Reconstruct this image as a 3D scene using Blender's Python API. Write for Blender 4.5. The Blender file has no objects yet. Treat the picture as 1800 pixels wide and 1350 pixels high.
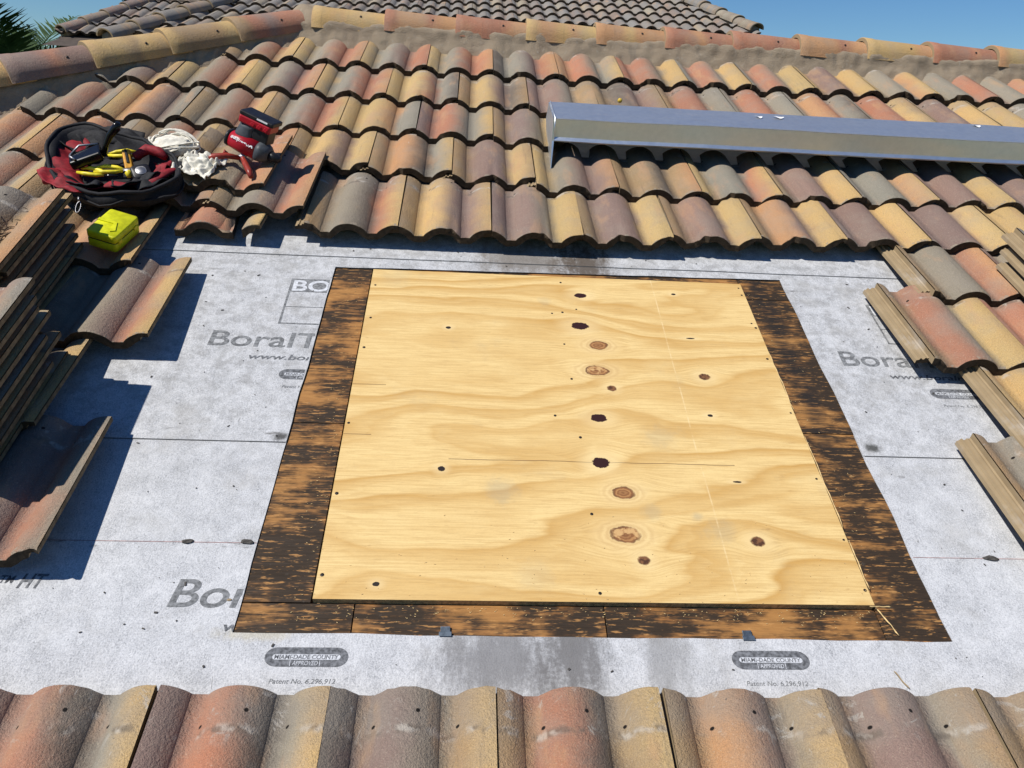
import bpy, bmesh, math, random
from mathutils import Matrix, Vector, noise as mnoise
R_ = math.radians
rnd = random.Random(11)
scene = bpy.context.scene
COL = scene.collection

# ------------------------------------------------------------------ camera, sky, sun
PITCH = R_(22.6)                     # slope of the roof being repaired
ROOF_M = Matrix.Translation((0, 0, 4.0)) @ Matrix.Rotation(PITCH, 4, 'X')   # roof frame: x along the courses, y up the slope, z off the roof
cp, cyw, cr, ch = R_(42.56), R_(4.966), R_(5.058), 1.4602
Fv = Vector((math.sin(cyw)*math.cos(cp), math.cos(cyw)*math.cos(cp), -math.sin(cp)))
rt = Vector((math.cos(cyw), -math.sin(cyw), 0)); upv = rt.cross(Fv)
Rv = math.cos(cr)*rt + math.sin(cr)*upv; Uv = -math.sin(cr)*rt + math.cos(cr)*upv
cm = Matrix.Identity(4)
for i in range(3):
    cm[i][0] = Rv[i]; cm[i][1] = Uv[i]; cm[i][2] = -Fv[i]
cm[2][3] = ch
cam = bpy.data.objects.new('camera', bpy.data.cameras.new('camera')); COL.objects.link(cam)
cam.matrix_world = ROOF_M @ cm
cam.data.sensor_width = 36.0; cam.data.lens = 36.0*1352.0/1800.0
cam.data.clip_start = 0.02; cam.data.clip_end = 2000
scene.camera = cam

SUN_ROOF = Vector((-0.66, 0.10, 1.0)).normalized()                # towards the sun, in the roof frame
sun_dir = (ROOF_M.to_3x3() @ SUN_ROOF).normalized()
elev = math.asin(sun_dir.z); azim = math.atan2(sun_dir.x, sun_dir.y)
world = bpy.data.worlds.new('World'); scene.world = world; world.use_nodes = True
wn = world.node_tree.nodes; wl = world.node_tree.links
sky = wn.new('ShaderNodeTexSky'); sky.sky_type = 'NISHITA'; sky.sun_disc = False
sky.sun_elevation = elev; sky.sun_rotation = azim
sky.air_density = 1.0; sky.dust_density = 0.0; sky.ozone_density = 4.0
hsv = wn.new('ShaderNodeHueSaturation'); hsv.inputs['Saturation'].default_value = 1.12; hsv.inputs['Hue'].default_value = 0.503
tint = wn.new('ShaderNodeMix'); tint.data_type = 'RGBA'; tint.blend_type = 'MULTIPLY'; tint.inputs[0].default_value = 1.0; tint.inputs[7].default_value = (0.74, 1.0, 1.24, 1)
wl.new(sky.outputs[0], hsv.inputs['Color']); wl.new(hsv.outputs[0], tint.inputs[6]); wl.new(tint.outputs[2], wn['Background'].inputs[0]); wn['Background'].inputs[1].default_value = 0.065
sl = bpy.data.lights.new('sun', 'SUN'); sl.energy = 5.0; sl.angle = R_(0.53); sl.color = (1.0, 0.955, 0.88)
so = bpy.data.objects.new('sun', sl); COL.objects.link(so)
so.rotation_euler = sun_dir.to_track_quat('Z', 'Y').to_euler(); so.location = (-8, -4, 14)
vs = scene.view_settings
vs.view_transform = 'Standard'; vs.look = 'None'; vs.exposure = 0.10; vs.gamma = 1.0; vs.use_curve_mapping = False

cy = scene.cycles; cy.max_bounces = 5; cy.diffuse_bounces = 3; cy.glossy_bounces = 3; cy.transmission_bounces = 1; cy.caustics_reflective = False; cy.caustics_refractive = False

# ------------------------------------------------------------------ node helpers
class NT:
    def __init__(s, name, slot_rough=0.9):
        s.m = bpy.data.materials.new(name); s.m.use_nodes = True
        s.t = s.m.node_tree; s.t.nodes.clear()
        s.out = s.t.nodes.new('ShaderNodeOutputMaterial'); s.b = s.t.nodes.new('ShaderNodeBsdfPrincipled')
        s.t.links.new(s.b.outputs[0], s.out.inputs[0])
        s.b.inputs['Roughness'].default_value = slot_rough
        if 'Specular IOR Level' in s.b.inputs: s.b.inputs['Specular IOR Level'].default_value = 0.3
    def set(s, sock, v):
        if hasattr(v, 'links') or isinstance(v, bpy.types.NodeSocket): s.t.links.new(v, sock)
        elif v is not None:
            if isinstance(v, (tuple, list)) and len(v) == 3 and sock.type == 'RGBA': v = (*v, 1)
            sock.default_value = v
    def n(s, typ, props=None, ins=None, out=0):
        nd = s.t.nodes.new(typ)
        for k, v in (props or {}).items(): setattr(nd, k, v)
        for k, v in (ins or {}).items(): s.set(nd.inputs[k], v)
        return nd.outputs[out]
    def math(s, op, a, b=None, c=None, clamp=False):
        ins = {0: a}
        if b is not None: ins[1] = b
        if c is not None: ins[2] = c
        return s.n('ShaderNodeMath', {'operation': op, 'use_clamp': clamp}, ins)
    def vm(s, op, a, b=None, out=0):
        ins = {0: a}
        if b is not None: ins[1] = b
        return s.n('ShaderNodeVectorMath', {'operation': op}, ins, out)
    def mix(s, f, a, b, blend='MIX'):
        nd = s.t.nodes.new('ShaderNodeMix'); nd.data_type = 'RGBA'; nd.blend_type = blend
        s.set(nd.inputs[0], f); s.set(nd.inputs[6], a); s.set(nd.inputs[7], b)
        return nd.outputs[2]
    def map(s, v, a, b, c=0.0, d=1.0, smooth=True):
        if a > b: a, b, c, d = b, a, d, c
        return s.n('ShaderNodeMapRange', {'interpolation_type': 'SMOOTHSTEP' if smooth else 'LINEAR'}, {0: v, 1: a, 2: b, 3: c, 4: d})
    def coord(s, which='Object'):
        nd = s.t.nodes.new('ShaderNodeTexCoord'); return nd.outputs[which]
    def scale(s, vec, sc):
        return s.n('ShaderNodeMapping', None, {0: vec, 3: sc})
    def noise(s, vec, scale, detail=3, rough=0.55, dist=0.0, out=0):
        return s.n('ShaderNodeTexNoise', None, {'Vector': vec, 'Scale': scale, 'Detail': detail, 'Roughness': rough, 'Distortion': dist}, out)
    def ramp(s, f, stops, interp='LINEAR'):
        nd = s.t.nodes.new('ShaderNodeValToRGB'); cr_ = nd.color_ramp; cr_.interpolation = interp
        while len(cr_.elements) < len(stops): cr_.elements.new(0.5)
        for e, (p, c) in zip(cr_.elements, stops):
            e.position = p; e.color = (*c, 1) if len(c) == 3 else c
        s.set(nd.inputs[0], f); return nd.outputs[0]
    def bump(s, h, strength, dist, normal=None):
        return s.n('ShaderNodeBump', None, {'Strength': strength, 'Distance': dist, 'Height': h, **({'Normal': normal} if normal else {})})
    def base(s, c, rough=None, metal=None, normal=None):
        s.set(s.b.inputs['Base Color'], c)
        if rough is not None: s.set(s.b.inputs['Roughness'], rough)
        if metal is not None: s.set(s.b.inputs['Metallic'], metal)
        if normal is not None: s.set(s.b.inputs['Normal'], normal)
        return s.m

def simple(name, col, rough=0.6, metal=0.0, var=0.25, scale=30, bump=0.0, bscale=None, spec=None):
    t = NT(name, rough); co = t.coord(); n = t.noise(co, scale, 4)
    c = t.mix(t.map(n, 0.3, 0.7), tuple(x*(1-var) for x in col), tuple(min(1, x*(1+var)) for x in col))
    nm = t.bump(t.noise(co, bscale or scale*4, 3), bump, 0.002) if bump else None
    if spec is not None: t.b.inputs['Specular IOR Level'].default_value = spec
    return t.base(c, rough, metal, nm)

# ------------------------------------------------------------------ materials
def mat_tile(cap=False):
    t = NT('coated_concrete_cap' if cap else 'coated_concrete_tile', 0.85); co = t.coord()
    rndv = t.n('ShaderNodeObjectInfo', None, None, 'Random')
    sh = t.vm('ADD', co, t.n('ShaderNodeCombineXYZ', None, {0: t.math('MULTIPLY', rndv, 37.0), 1: t.math('MULTIPLY', rndv, 91.0), 2: 0.0}))
    sep = t.t.nodes.new('ShaderNodeSeparateXYZ'); t.set(sep.inputs[0], co); x, y = sep.outputs[0], sep.outputs[1]
    wob = t.math('MULTIPLY', t.math('SUBTRACT', t.noise(sh, 7, 4, 0.6), 0.5), 0.11)
    fine = t.math('MULTIPLY', t.math('SUBTRACT', t.noise(sh, 260, 2, 0.8), 0.5), 0.035)
    xw = t.math('ADD', t.math('ADD', x, wob), fine)
    cs = []
    for i in range(5):
        nd = t.t.nodes.new('ShaderNodeAttribute'); nd.attribute_type = 'OBJECT'; nd.attribute_name = 'glaze_%d' % i; cs.append(nd.outputs[0])
    c = cs[0]
    for i, (a, b) in enumerate(((0.015, 0.09), (0.105, 0.205), (0.185, 0.245), (0.225, 0.315))):
        c = t.mix(t.map(xw, a, b), c, cs[i+1])
    # sprayed pigment: speckle and cloudy wear
    sp = t.noise(sh, 420, 2, 0.9)
    c = t.mix(t.map(sp, 0.38, 0.60), t.mix(0.32, c, (0.06, 0.05, 0.042)), c)
    c = t.mix(t.map(t.noise(sh, 240, 2, 0.8), 0.58, 0.72, 0, 0.32), c, (0.62, 0.52, 0.38))
    cloud = t.noise(sh, 9, 4, 0.6)
    c = t.mix(t.map(cloud, 0.4, 0.75, 0, 0.35), c, (0.30, 0.26, 0.21))
    # head of the tile: bare, grey and smeared
    if not cap: hd = t.map(t.math('ADD', y, t.math('MULTIPLY', t.math('SUBTRACT', t.noise(sh, 14, 3), 0.5), 0.06)), 0.30, 0.36)
    if not cap: c = t.mix(t.math('MULTIPLY', hd, t.map(t.noise(sh, 8, 3), 0.3, 0.7, 0.12, 0.5)), c, t.mix(t.noise(sh, 30, 4), (0.20, 0.18, 0.155), (0.30, 0.265, 0.22)))
    line = t.math('MULTIPLY', t.map(y, 0.325, 0.335), t.map(y, 0.35, 0.338))
    if not cap: c = t.mix(t.math('MULTIPLY', line, t.map(t.noise(sh, 18, 4), 0.46, 0.60, 0, 0.65)), c, t.mix(t.map(t.noise(sh, 25, 2), 0.45, 0.55), (0.12, 0.10, 0.08), (0.46, 0.42, 0.36)))
    sm2 = t.math('MULTIPLY', t.map(y, 0.30, 0.34), t.map(t.noise(sh, 16, 5, 0.7, 1.5), 0.58, 0.66, 0, 0.6))
    if not cap: c = t.mix(sm2, c, (0.43, 0.40, 0.35))
    # pale scuffs
    scf = t.map(t.noise(t.scale(sh, (60, 14, 14)), 1.0, 4, 0.65), 0.71, 0.76)
    c = t.mix(t.math('MULTIPLY', scf, 0.45), c, (0.52, 0.48, 0.42))
    # rosy and ochre pigment clouds, dirt runs down the tile, chipped front arris
    c = t.mix(t.map(t.noise(t.scale(sh, (16, 5, 5)), 1.0, 3, 0.6), 0.52, 0.72, 0, 0.42), c, t.mix(t.noise(sh, 3, 1), (0.42, 0.20, 0.13), (0.50, 0.35, 0.17)))
    c = t.mix(t.map(t.noise(t.scale(sh, (70, 5, 5)), 1.0, 4, 0.65), 0.58, 0.76, 0, 0.30), c, (0.115, 0.095, 0.075))
    chip = t.map(t.math('SUBTRACT', y, t.math('MULTIPLY', t.map(t.noise(sh, 45, 3, 0.7), 0.50, 0.70), 0.014)), 0.0, 0.0015, 0.8, 0)
    if not cap: c = t.mix(chip, c, (0.30, 0.25, 0.19))
    lich = t.map(t.noise(sh, 120, 2, 0.5), 0.73, 0.77, 0, 0.7)
    c = t.mix(lich, c, (0.09, 0.085, 0.075))
    # nail holes near the head
    for hx, hy, r in () if cap else ((0.165, 0.372, 0.0042), (0.085, 0.352, 0.0036), (0.238, 0.355, 0.0034)):
        d = t.vm('LENGTH', t.n('ShaderNodeCombineXYZ', None, {0: t.math('SUBTRACT', x, hx), 1: t.math('SUBTRACT', y, hy), 2: 0.0}), out=1)
        c = t.mix(t.map(d, r*0.7, r*1.2, 1, 0), c, (0.008, 0.006, 0.005))
    h = t.math('ADD', t.noise(sh, 290, 3, 0.7), t.math('MULTIPLY', t.noise(sh, 130, 3, 0.6), 1.1))
    return t.base(c, 0.86, None, t.bump(h, 0.85, 0.0036))
def mat_raw():
    t = NT('raw_concrete_edge', 0.95); co = t.coord()
    c = t.mix(t.noise(co, 22, 4), (0.235, 0.17, 0.095), (0.36, 0.275, 0.165))
    c = t.mix(t.map(t.noise(co, 9, 4), 0.5, 0.7, 0, 0.6), c, (0.42, 0.38, 0.33))
    return t.base(c, 0.95, None, t.bump(t.noise(co, 260, 3), 0.4, 0.0015))
def mat_underlay():
    t = NT('fleece_underlayment', 0.95); co = t.coord()
    big = t.noise(co, 3.2, 4, 0.6); mid = t.noise(co, 17, 4, 0.62, 0.6); fib = t.noise(t.scale(co, (1.35, 0.75, 1)), 95, 3, 0.75, 2.2); fi2 = t.noise(co, 300, 2, 0.7)
    v = t.math('ADD', t.math('ADD', t.math('MULTIPLY', mid, 0.26), t.math('MULTIPLY', fib, 0.44)), t.math('MULTIPLY', fi2, 0.44))
    c = t.ramp(v, [(0.40, (0.235, 0.24, 0.25)), (0.51, (0.405, 0.412, 0.425)), (0.60, (0.525, 0.532, 0.545)), (0.72, (0.63, 0.635, 0.645))])
    sep = t.t.nodes.new('ShaderNodeSeparateXYZ'); t.set(sep.inputs[0], co); x, y = sep.outputs[0], sep.outputs[1]
    # weathered higher up, cleaner near the lower course
    old = t.map(t.math('ADD', y, t.math('MULTIPLY', t.math('SUBTRACT', big, 0.5), 0.9)), 0.95, 1.7)
    c = t.mix(t.math('MULTIPLY', old, t.map(t.noise(co, 26, 5, 0.7), 0.42, 0.66, 0.08, 0.46)), c, (0.17, 0.165, 0.155))
    c = t.mix(t.map(t.noise(co, 6, 5, 0.65), 0.50, 0.72, 0, 0.32), c, (0.30, 0.285, 0.255))
    # dark flecks
    fl = t.map(t.noise(t.scale(co, (1, 1.7, 1)), 48, 4, 0.75), 0.69, 0.74)
    c = t.mix(t.math('MULTIPLY', fl, 0.75), c, (0.07, 0.065, 0.06))
    # rubber scuffs and trodden-in dirt
    sc1 = t.map(t.noise(t.scale(co, (34, 7, 1)), 1.0, 4, 0.72, 1.2), 0.69, 0.76, 0, 0.55); sc2 = t.map(t.noise(t.scale(co, (6, 38, 1)), 1.0, 4, 0.72, 1.0), 0.69, 0.76, 0, 0.5)
    c = t.mix(t.math('MAXIMUM', sc1, sc2), c, (0.12, 0.115, 0.11))
    # water stains with shapes of their own
    wn_ = t.math('ADD', t.math('MULTIPLY', t.math('SUBTRACT', t.noise(t.scale(co, (26, 7, 1)), 1.0, 5, 0.65), 0.5), 1.5), t.math('MULTIPLY', t.math('SUBTRACT', t.noise(co, 90, 3, 0.8), 0.5), 0.9))
    for (sx, sy, rx, ry, a, colr) in ((0.20, 2.21, 0.22, 0.13, 0.72, (0.13, 0.105, 0.08)), (0.40, 2.19, 0.12, 0.16, 0.92, (0.085, 0.065, 0.048)),
                                      (0.09, 0.765, 0.17, 0.13, 0.80, (0.17, 0.165, 0.165)), (0.235, 0.77, 0.10, 0.14, 0.88, (0.145, 0.14, 0.138)),
                                      (0.43, 0.77, 0.06, 0.13, 0.60, (0.20, 0.195, 0.19)), (-0.456, 1.36, 0.024, 0.018, 0.9, (0.05, 0.048, 0.045)),
                                      (1.10, 1.37, 0.028, 0.018, 0.9, (0.05, 0.05, 0.045)), (-0.40, 0.815, 0.10, 0.02, 0.5, (0.45, 0.40, 0.27))):
        d = t.vm('LENGTH', t.n('ShaderNodeCombineXYZ', None, {0: t.math('DIVIDE', t.math('SUBTRACT', x, sx), rx), 1: t.math('DIVIDE', t.math('SUBTRACT', y, sy), ry), 2: 0.0}), out=1)
        c = t.mix(t.map(t.math('ADD', d, wn_), 1.15, 0.25, 0, a), c, colr)
    # soiling along the nail rows
    for ly in (1.71, 2.08, 1.375, 1.03):
        d = t.math('ABSOLUTE', t.math('SUBTRACT', y, ly))
        k = t.math('MULTIPLY', t.map(d, 0.004, 0.016, 1, 0), t.map(t.noise(t.scale(co, (9, 40, 1)), 1.0, 4, 0.7), 0.56, 0.70, 0, 0.75))
        c = t.mix(k, c, (0.09, 0.085, 0.08))
    return t.base(c, 0.95, None, t.bump(t.math('ADD', t.math('ADD', fib, t.math('MULTIPLY', fi2, 0.7)), t.math('MULTIPLY', t.noise(t.scale(co, (3, 7, 1)), 1.0, 3), 10.0)), 0.5, 0.0022))
PLY_KNOTS = [  # x, y, rx, ry, kind
    (0.368, 1.999, .020, .0125, 'h'), (0.352, 1.842, .027, .018, 'h'), (0.399, 1.752, .028, .0185, 'k'), (0.381, 1.638, .033, .019, 'K'),
    (0.417, 1.565, .013, .011, 'd'), (0.694, 1.625, .016, .013, 'd'), (0.676, 2.025, .008, .005, 'b'), (0.688, 1.799, .013, .003, 'b'),
    (0.367, 1.446, .022, .015, 'h'), (0.676, 1.467, .008, .005, 'b'), (-0.048, 1.812, .008, .006, 'b'), (-0.047, 1.255, .009, .008, 'b'),
    (0.354, 1.287, .022, .018, 'h'), (0.400, 1.190, .027, .018, 'k'), (0.388, 1.066, .034, .022, 'K'), (0.420, 0.996, .014, .012, 'd'),
    (0.698, 1.053, .016, .0135, 'd'), (0.694, 1.233, .011, .003, 'b'), (-0.173, 0.926, .008, .006, 'b')]
def mat_ply():
    t = NT('new_pine_plywood', 0.62); co = t.coord()
    sep = t.t.nodes.new('ShaderNodeSeparateXYZ'); t.set(sep.inputs[0], co); x, y = sep.outputs[0], sep.outputs[1]
    yp = y; kd = []
    for (kx, ky, rx, ry, k) in PLY_KNOTS:
        dy = t.math('SUBTRACT', y, ky); dx = t.math('SUBTRACT', x, kx)
        if k == 'b':
            d = t.vm('LENGTH', t.n('ShaderNodeCombineXYZ', None, {0: t.math('DIVIDE', dx, rx), 1: t.math('DIVIDE', dy, ry), 2: 0.0}), out=1)
            w = t.map(d, 0.5, 7.0, 0.55, 0)
        else:
            d = t.vm('LENGTH', t.n('ShaderNodeCombineXYZ', None, {0: t.math('DIVIDE', dx, rx), 1: t.math('DIVIDE', dy, ry), 2: 0.0}), out=1)
            w = t.map(d, 0.5, 5.6, 0.97, 0)
        yp = t.math('SUBTRACT', yp, t.math('MULTIPLY', dy, w)); kd.append((d, k))
    pv = t.n('ShaderNodeCombineXYZ', None, {0: x, 1: yp, 2: 0.0})
    n1 = t.noise(t.scale(pv, (1.0, 3.0, 1)), 1.0, 2, 0.45, 0.2)
    n2 = t.noise(t.scale(pv, (3.0, 9.0, 1)), 1.0, 3, 0.5)
    g = t.math('ADD', t.math('ADD', t.math('MULTIPLY', yp, 7.6), t.math('MULTIPLY', n1, 6.6)), t.math('MULTIPLY', n2, 1.2))
    g = t.math('ADD', g, t.math('MULTIPLY', x, -1.15))
    fr = t.math('FRACT', g)
    band = t.ramp(fr, [(0.0, (0.35, 0.35, 0.35)), (0.07, (0.0, 0.0, 0.0)), (0.40, (0.08, 0.08, 0.08)), (0.58, (0.55, 0.55, 0.55)), (0.80, (0.75, 0.75, 0.75)), (0.93, (1, 1, 1)), (1.0, (0.35, 0.35, 0.35))])
    streak = t.noise(t.scale(pv, (7, 210, 1)), 1.0, 3, 0.6)
    g2 = t.math('FRACT', t.math('ADD', t.math('MULTIPLY', g, 2.3), t.math('MULTIPLY', t.noise(t.scale(pv, (2.2, 16, 1)), 1.0, 3), 2.4)))
    b2 = t.math('MULTIPLY', t.map(g2, 0.1, 0.85), t.map(g2, 0.86, 1.0, 1, 0))
    amp = t.map(t.noise(t.scale(pv, (1.4, 2.4, 1)), 1.3, 2), 0.3, 0.65, 0.62, 1.05)
    bb = t.math('MULTIPLY', t.math('ADD', t.math('MULTIPLY', band, 0.80), t.math('MULTIPLY', b2, 0.20)), amp)
    c = t.mix(bb, (0.725, 0.53, 0.235), (0.515, 0.295, 0.082))
    c = t.mix(t.map(streak, 0.40, 0.66, 0, 0.42), c, (0.47, 0.29, 0.10))
    c = t.mix(t.map(t.noise(t.scale(pv, (26, 520, 1)), 1.0, 2, 0.6), 0.56, 0.68, 0, 0.30), c, (0.34, 0.19, 0.065))
    c = t.mix(t.map(t.noise(t.scale(co, (2.5, 5, 1)), 1.7, 4), 0.55, 0.8, 0, 0.30), c, (0.74, 0.58, 0.29))
    hx = t.map(t.noise(co, 190, 2, 0.7), 0.35, 0.7, 0, 0.10)
    c = t.mix(hx, c, (0.40, 0.27, 0.12))
    c = t.mix(t.map(t.noise(t.scale(co, (9, 60, 1)), 1.0, 4, 0.7), 0.66, 0.72, 0, 0.5), c, (0.33, 0.19, 0.07))
    c = t.mix(t.map(t.noise(co, 4.5, 5, 0.7), 0.56, 0.78, 0, 0.28), c, (0.40, 0.32, 0.19))
    c = t.mix(t.map(t.noise(t.scale(co, (30, 9, 1)), 1.0, 5, 0.75, 1.5), 0.70, 0.75, 0, 0.35), c, (0.24, 0.19, 0.12))
    # bluish grey handling marks
    for (sx, sy, r, a) in ((0.10, 1.19, 0.055, 0.32), (0.52, 1.38, 0.06, 0.22), (0.62, 1.08, 0.05, 0.25), (0.46, 1.13, 0.035, 0.25), (0.57, 1.12, 0.02, 0.35), (0.17, 0.95, 0.06, 0.14), (-0.22, 2.06, 0.07, 0.16), (0.25, 1.96, 0.03, 0.18)):
        d = t.vm('LENGTH', t.n('ShaderNodeCombineXYZ', None, {0: t.math('SUBTRACT', x, sx), 1: t.math('SUBTRACT', y, sy), 2: 0.0}), out=1)
        d = t.math('ADD', d, t.math('MULTIPLY', t.math('SUBTRACT', t.noise(co, 40, 4, 0.65), 0.5), r*1.3))
        c = t.mix(t.map(d, r*0.2, r, a, 0), c, (0.30, 0.29, 0.22))
    # check running through the lower knot, and a second one in the upper left
    for (yc, x0, x1, am) in ((1.288, -0.03, 0.70, 0.0035), (1.553, -0.30, -0.21, 0.001), (1.365, -0.30, -0.23, 0.001)):
        wv = t.math('ADD', yc, t.math('MULTIPLY', t.math('SUBTRACT', t.noise(t.scale(co, (7, 0.0, 0)), 1.0, 3), 0.5), am*3))
        d = t.math('ABSOLUTE', t.math('SUBTRACT', y, wv))
        k = t.math('MULTIPLY', t.map(d, 0.0006, 0.0016, 1, 0), t.math('MULTIPLY', t.math('GREATER_THAN', x, x0), t.math('LESS_THAN', x, x1)))
        c = t.mix(t.math('MULTIPLY', k, 0.8), c, (0.12, 0.06, 0.025))
    for d, k in kd:
        if k in 'kK':
            nz = t.math('ADD', d, t.math('MULTIPLY', t.math('SUBTRACT', t.noise(co, 42, 3, 0.65), 0.5), 0.75))
            c = t.mix(t.map(nz, 1.0, 3.2, 0.55, 0), c, (0.73, 0.55, 0.27))
            orr = t.math('ADD', t.math('MULTIPLY', t.math('SINE', t.math('MULTIPLY', nz, 11.0)), 0.5), 0.5)
            c = t.mix(t.math('MULTIPLY', t.math('MULTIPLY', orr, t.map(nz, 1.3, 2.6, 1, 0)), 0.38), c, (0.42, 0.24, 0.085))
            wav = t.math('ADD', t.math('MULTIPLY', t.math('SINE', t.math('MULTIPLY', nz, 17.0)), 0.5), 0.5)
            kc = t.mix(t.math('MULTIPLY', wav, 0.85), (0.40, 0.20, 0.075), (0.20, 0.080, 0.028))
            kc = t.mix(t.map(nz, 0.1, 0.7, 0.5, 0), kc, (0.16, 0.065, 0.025))
            if k == 'K': kc = t.mix(t.map(t.noise(co, 38, 4, 0.65), 0.50, 0.60), kc, (0.54, 0.33, 0.14))
            c = t.mix(t.map(nz, 0.86, 1.14, 1, 0), c, kc)
            c = t.mix(t.math('MULTIPLY', t.math('MULTIPLY', t.map(nz, 0.80, 0.97), t.map(nz, 1.16, 1.0)), t.map(t.noise(co, 30, 2), 0.35, 0.6, 0.2, 0.9)), c, (0.11, 0.042, 0.016))
        elif k == 'd':
            c = t.mix(t.map(d, 1.0, 3.4, 0.42, 0), c, (0.72, 0.55, 0.28))
            nz = t.math('ADD', d, t.math('MULTIPLY', t.math('SUBTRACT', t.noise(co, 130, 3, 0.7), 0.5), 0.6))
            c = t.mix(t.map(nz, 0.85, 1.2, 1, 0), c, t.mix(t.map(t.noise(co, 120, 2), 0.4, 0.6), (0.19, 0.085, 0.035), (0.07, 0.03, 0.015)))
        else:
            c = t.mix(t.map(d, 1.0, 3.6, 0.42, 0), c, (0.73, 0.57, 0.30))
            nz = t.math('ADD', d, t.math('MULTIPLY', t.math('SUBTRACT', t.noise(co, 110, 3, 0.75), 0.5), 0.7))
            c = t.mix(t.map(nz, 0.93, 1.04, 1, 0), c, (0.028, 0.007, 0.007) if k == 'h' else (0.018, 0.012, 0.01))
    # pale snapped line
    ln = t.math('ABSOLUTE', t.math('SUBTRACT', x, t.math('ADD', 0.612, t.math('MULTIPLY', t.math('SUBTRACT', t.noise(t.scale(co, (0, 1.6, 0)), 1.0, 1), 0.5), 0.02))))
    c = t.mix(t.math('MULTIPLY', t.map(ln, 0.0004, 0.0030, 1, 0), t.map(t.noise(co, 22, 4, 0.7), 0.36, 0.66, 0, 0.45)), c, (0.80, 0.65, 0.38))
    return t.base(c, 0.62, None, t.bump(t.math('ADD', streak, t.math('MULTIPLY', bb, 0.3)), 0.12, 0.001))
def mat_oldwood():
    t = NT('weathered_deck_wood', 0.8); co = t.coord()
    rv = t.n('ShaderNodeObjectInfo', None, None, 'Random')
    p = t.vm('ADD', co, t.n('ShaderNodeCombineXYZ', None, {0: t.math('MULTIPLY', rv, 3.0), 1: t.math('MULTIPLY', rv, 2.0), 2: 0.0}))
    sep = t.t.nodes.new('ShaderNodeSeparateXYZ'); t.set(sep.inputs[0], co); x, y = sep.outputs[0], sep.outputs[1]
    gr = t.noise(t.scale(p, (6, 90, 1)), 1.0, 4, 0.68)
    gr2 = t.noise(t.scale(p, (16, 300, 1)), 1.0, 3, 0.6)
    big = t.noise(t.scale(p, (5.5, 9, 1)), 1.0, 4, 0.6)
    wood = t.mix(gr2, (0.22, 0.092, 0.026), (0.47, 0.24, 0.072))
    wood = t.mix(t.map(big, 0.35, 0.65), wood, t.mix(gr2, (0.18, 0.065, 0.018), (0.36, 0.16, 0.045)))
    # bias: the right-hand strip and the lower left corner are blackest
    bias = t.math('ADD', t.map(x, 0.85, 1.0, 0.0, 0.055), t.math('MULTIPLY', t.map(x, -0.2, -0.33), t.map(y, 1.6, 0.9, -0.02, 0.07)))
    mid = t.noise(t.scale(p, (13, 46, 1)), 1.0, 4, 0.7)
    k = t.math('ADD', t.math('ADD', t.math('ADD', t.math('MULTIPLY', gr, 0.40), t.math('MULTIPLY', t.map(big, 0.3, 0.7, 0.22, 0.78), 0.55)), t.math('MULTIPLY', mid, 0.45)), bias)
    blk = t.mix(gr2, (0.008, 0.006, 0.004), (0.055, 0.034, 0.019))
    k = t.math('ADD', k, t.math('MULTIPLY', t.math('SUBTRACT', gr2, 0.5), 0.35))
    c = t.mix(t.map(k, 0.53, 0.77), wood, blk)
    fl = t.map(t.noise(t.scale(p, (22, 130, 1)), 1.0, 3, 0.7), 0.555, 0.66, 0, 0.8)
    c = t.mix(fl, c, t.mix(gr2, (0.33, 0.14, 0.04), (0.52, 0.29, 0.10)))
    # dark smear down the right-hand strip
    sm = t.math('ABSOLUTE', t.math('SUBTRACT', x, t.math('ADD', 0.985, t.math('MULTIPLY', t.math('SUBTRACT', t.noise(t.scale(co, (0, 4, 0)), 1.0, 3), 0.5), 0.06))))
    c = t.mix(t.math('MULTIPLY', t.map(sm, 0.006, 0.040, 0.8, 0), t.math('MULTIPLY', t.map(y, 1.25, 1.45), t.map(gr, 0.36, 0.56))), c, (0.014, 0.012, 0.011))
    c = t.mix(t.map(t.noise(co, 60, 3), 0.66, 0.78, 0, 0.2), c, (0.15, 0.13, 0.11))
    return t.base(c, t.map(gr, 0.3, 0.7, 0.6, 0.85), None, t.bump(t.math('ADD', gr, gr2), 0.45, 0.002))
def mat_mortar():
    t = NT('troweled_mortar', 0.95); co = t.coord()
    a = t.noise(co, 7, 5, 0.6); b = t.noise(co, 60, 4, 0.65)
    c = t.mix(a, (0.21, 0.16, 0.108), (0.37, 0.30, 0.215))
    c = t.mix(t.map(b, 0.55, 0.75, 0, 0.5), c, (0.38, 0.345, 0.29))
    c = t.mix(t.map(t.noise(t.scale(co, (14, 4, 4)), 1.0, 4), 0.6, 0.72, 0, 0.45), c, (0.13, 0.115, 0.095))
    h = t.math('ADD', t.math('MULTIPLY', t.noise(t.scale(co, (16, 30, 30)), 1.0, 5, 0.6), 1.2), t.noise(co, 240, 3))
    return t.base(c, 0.95, None, t.bump(h, 0.7, 0.006))
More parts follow.
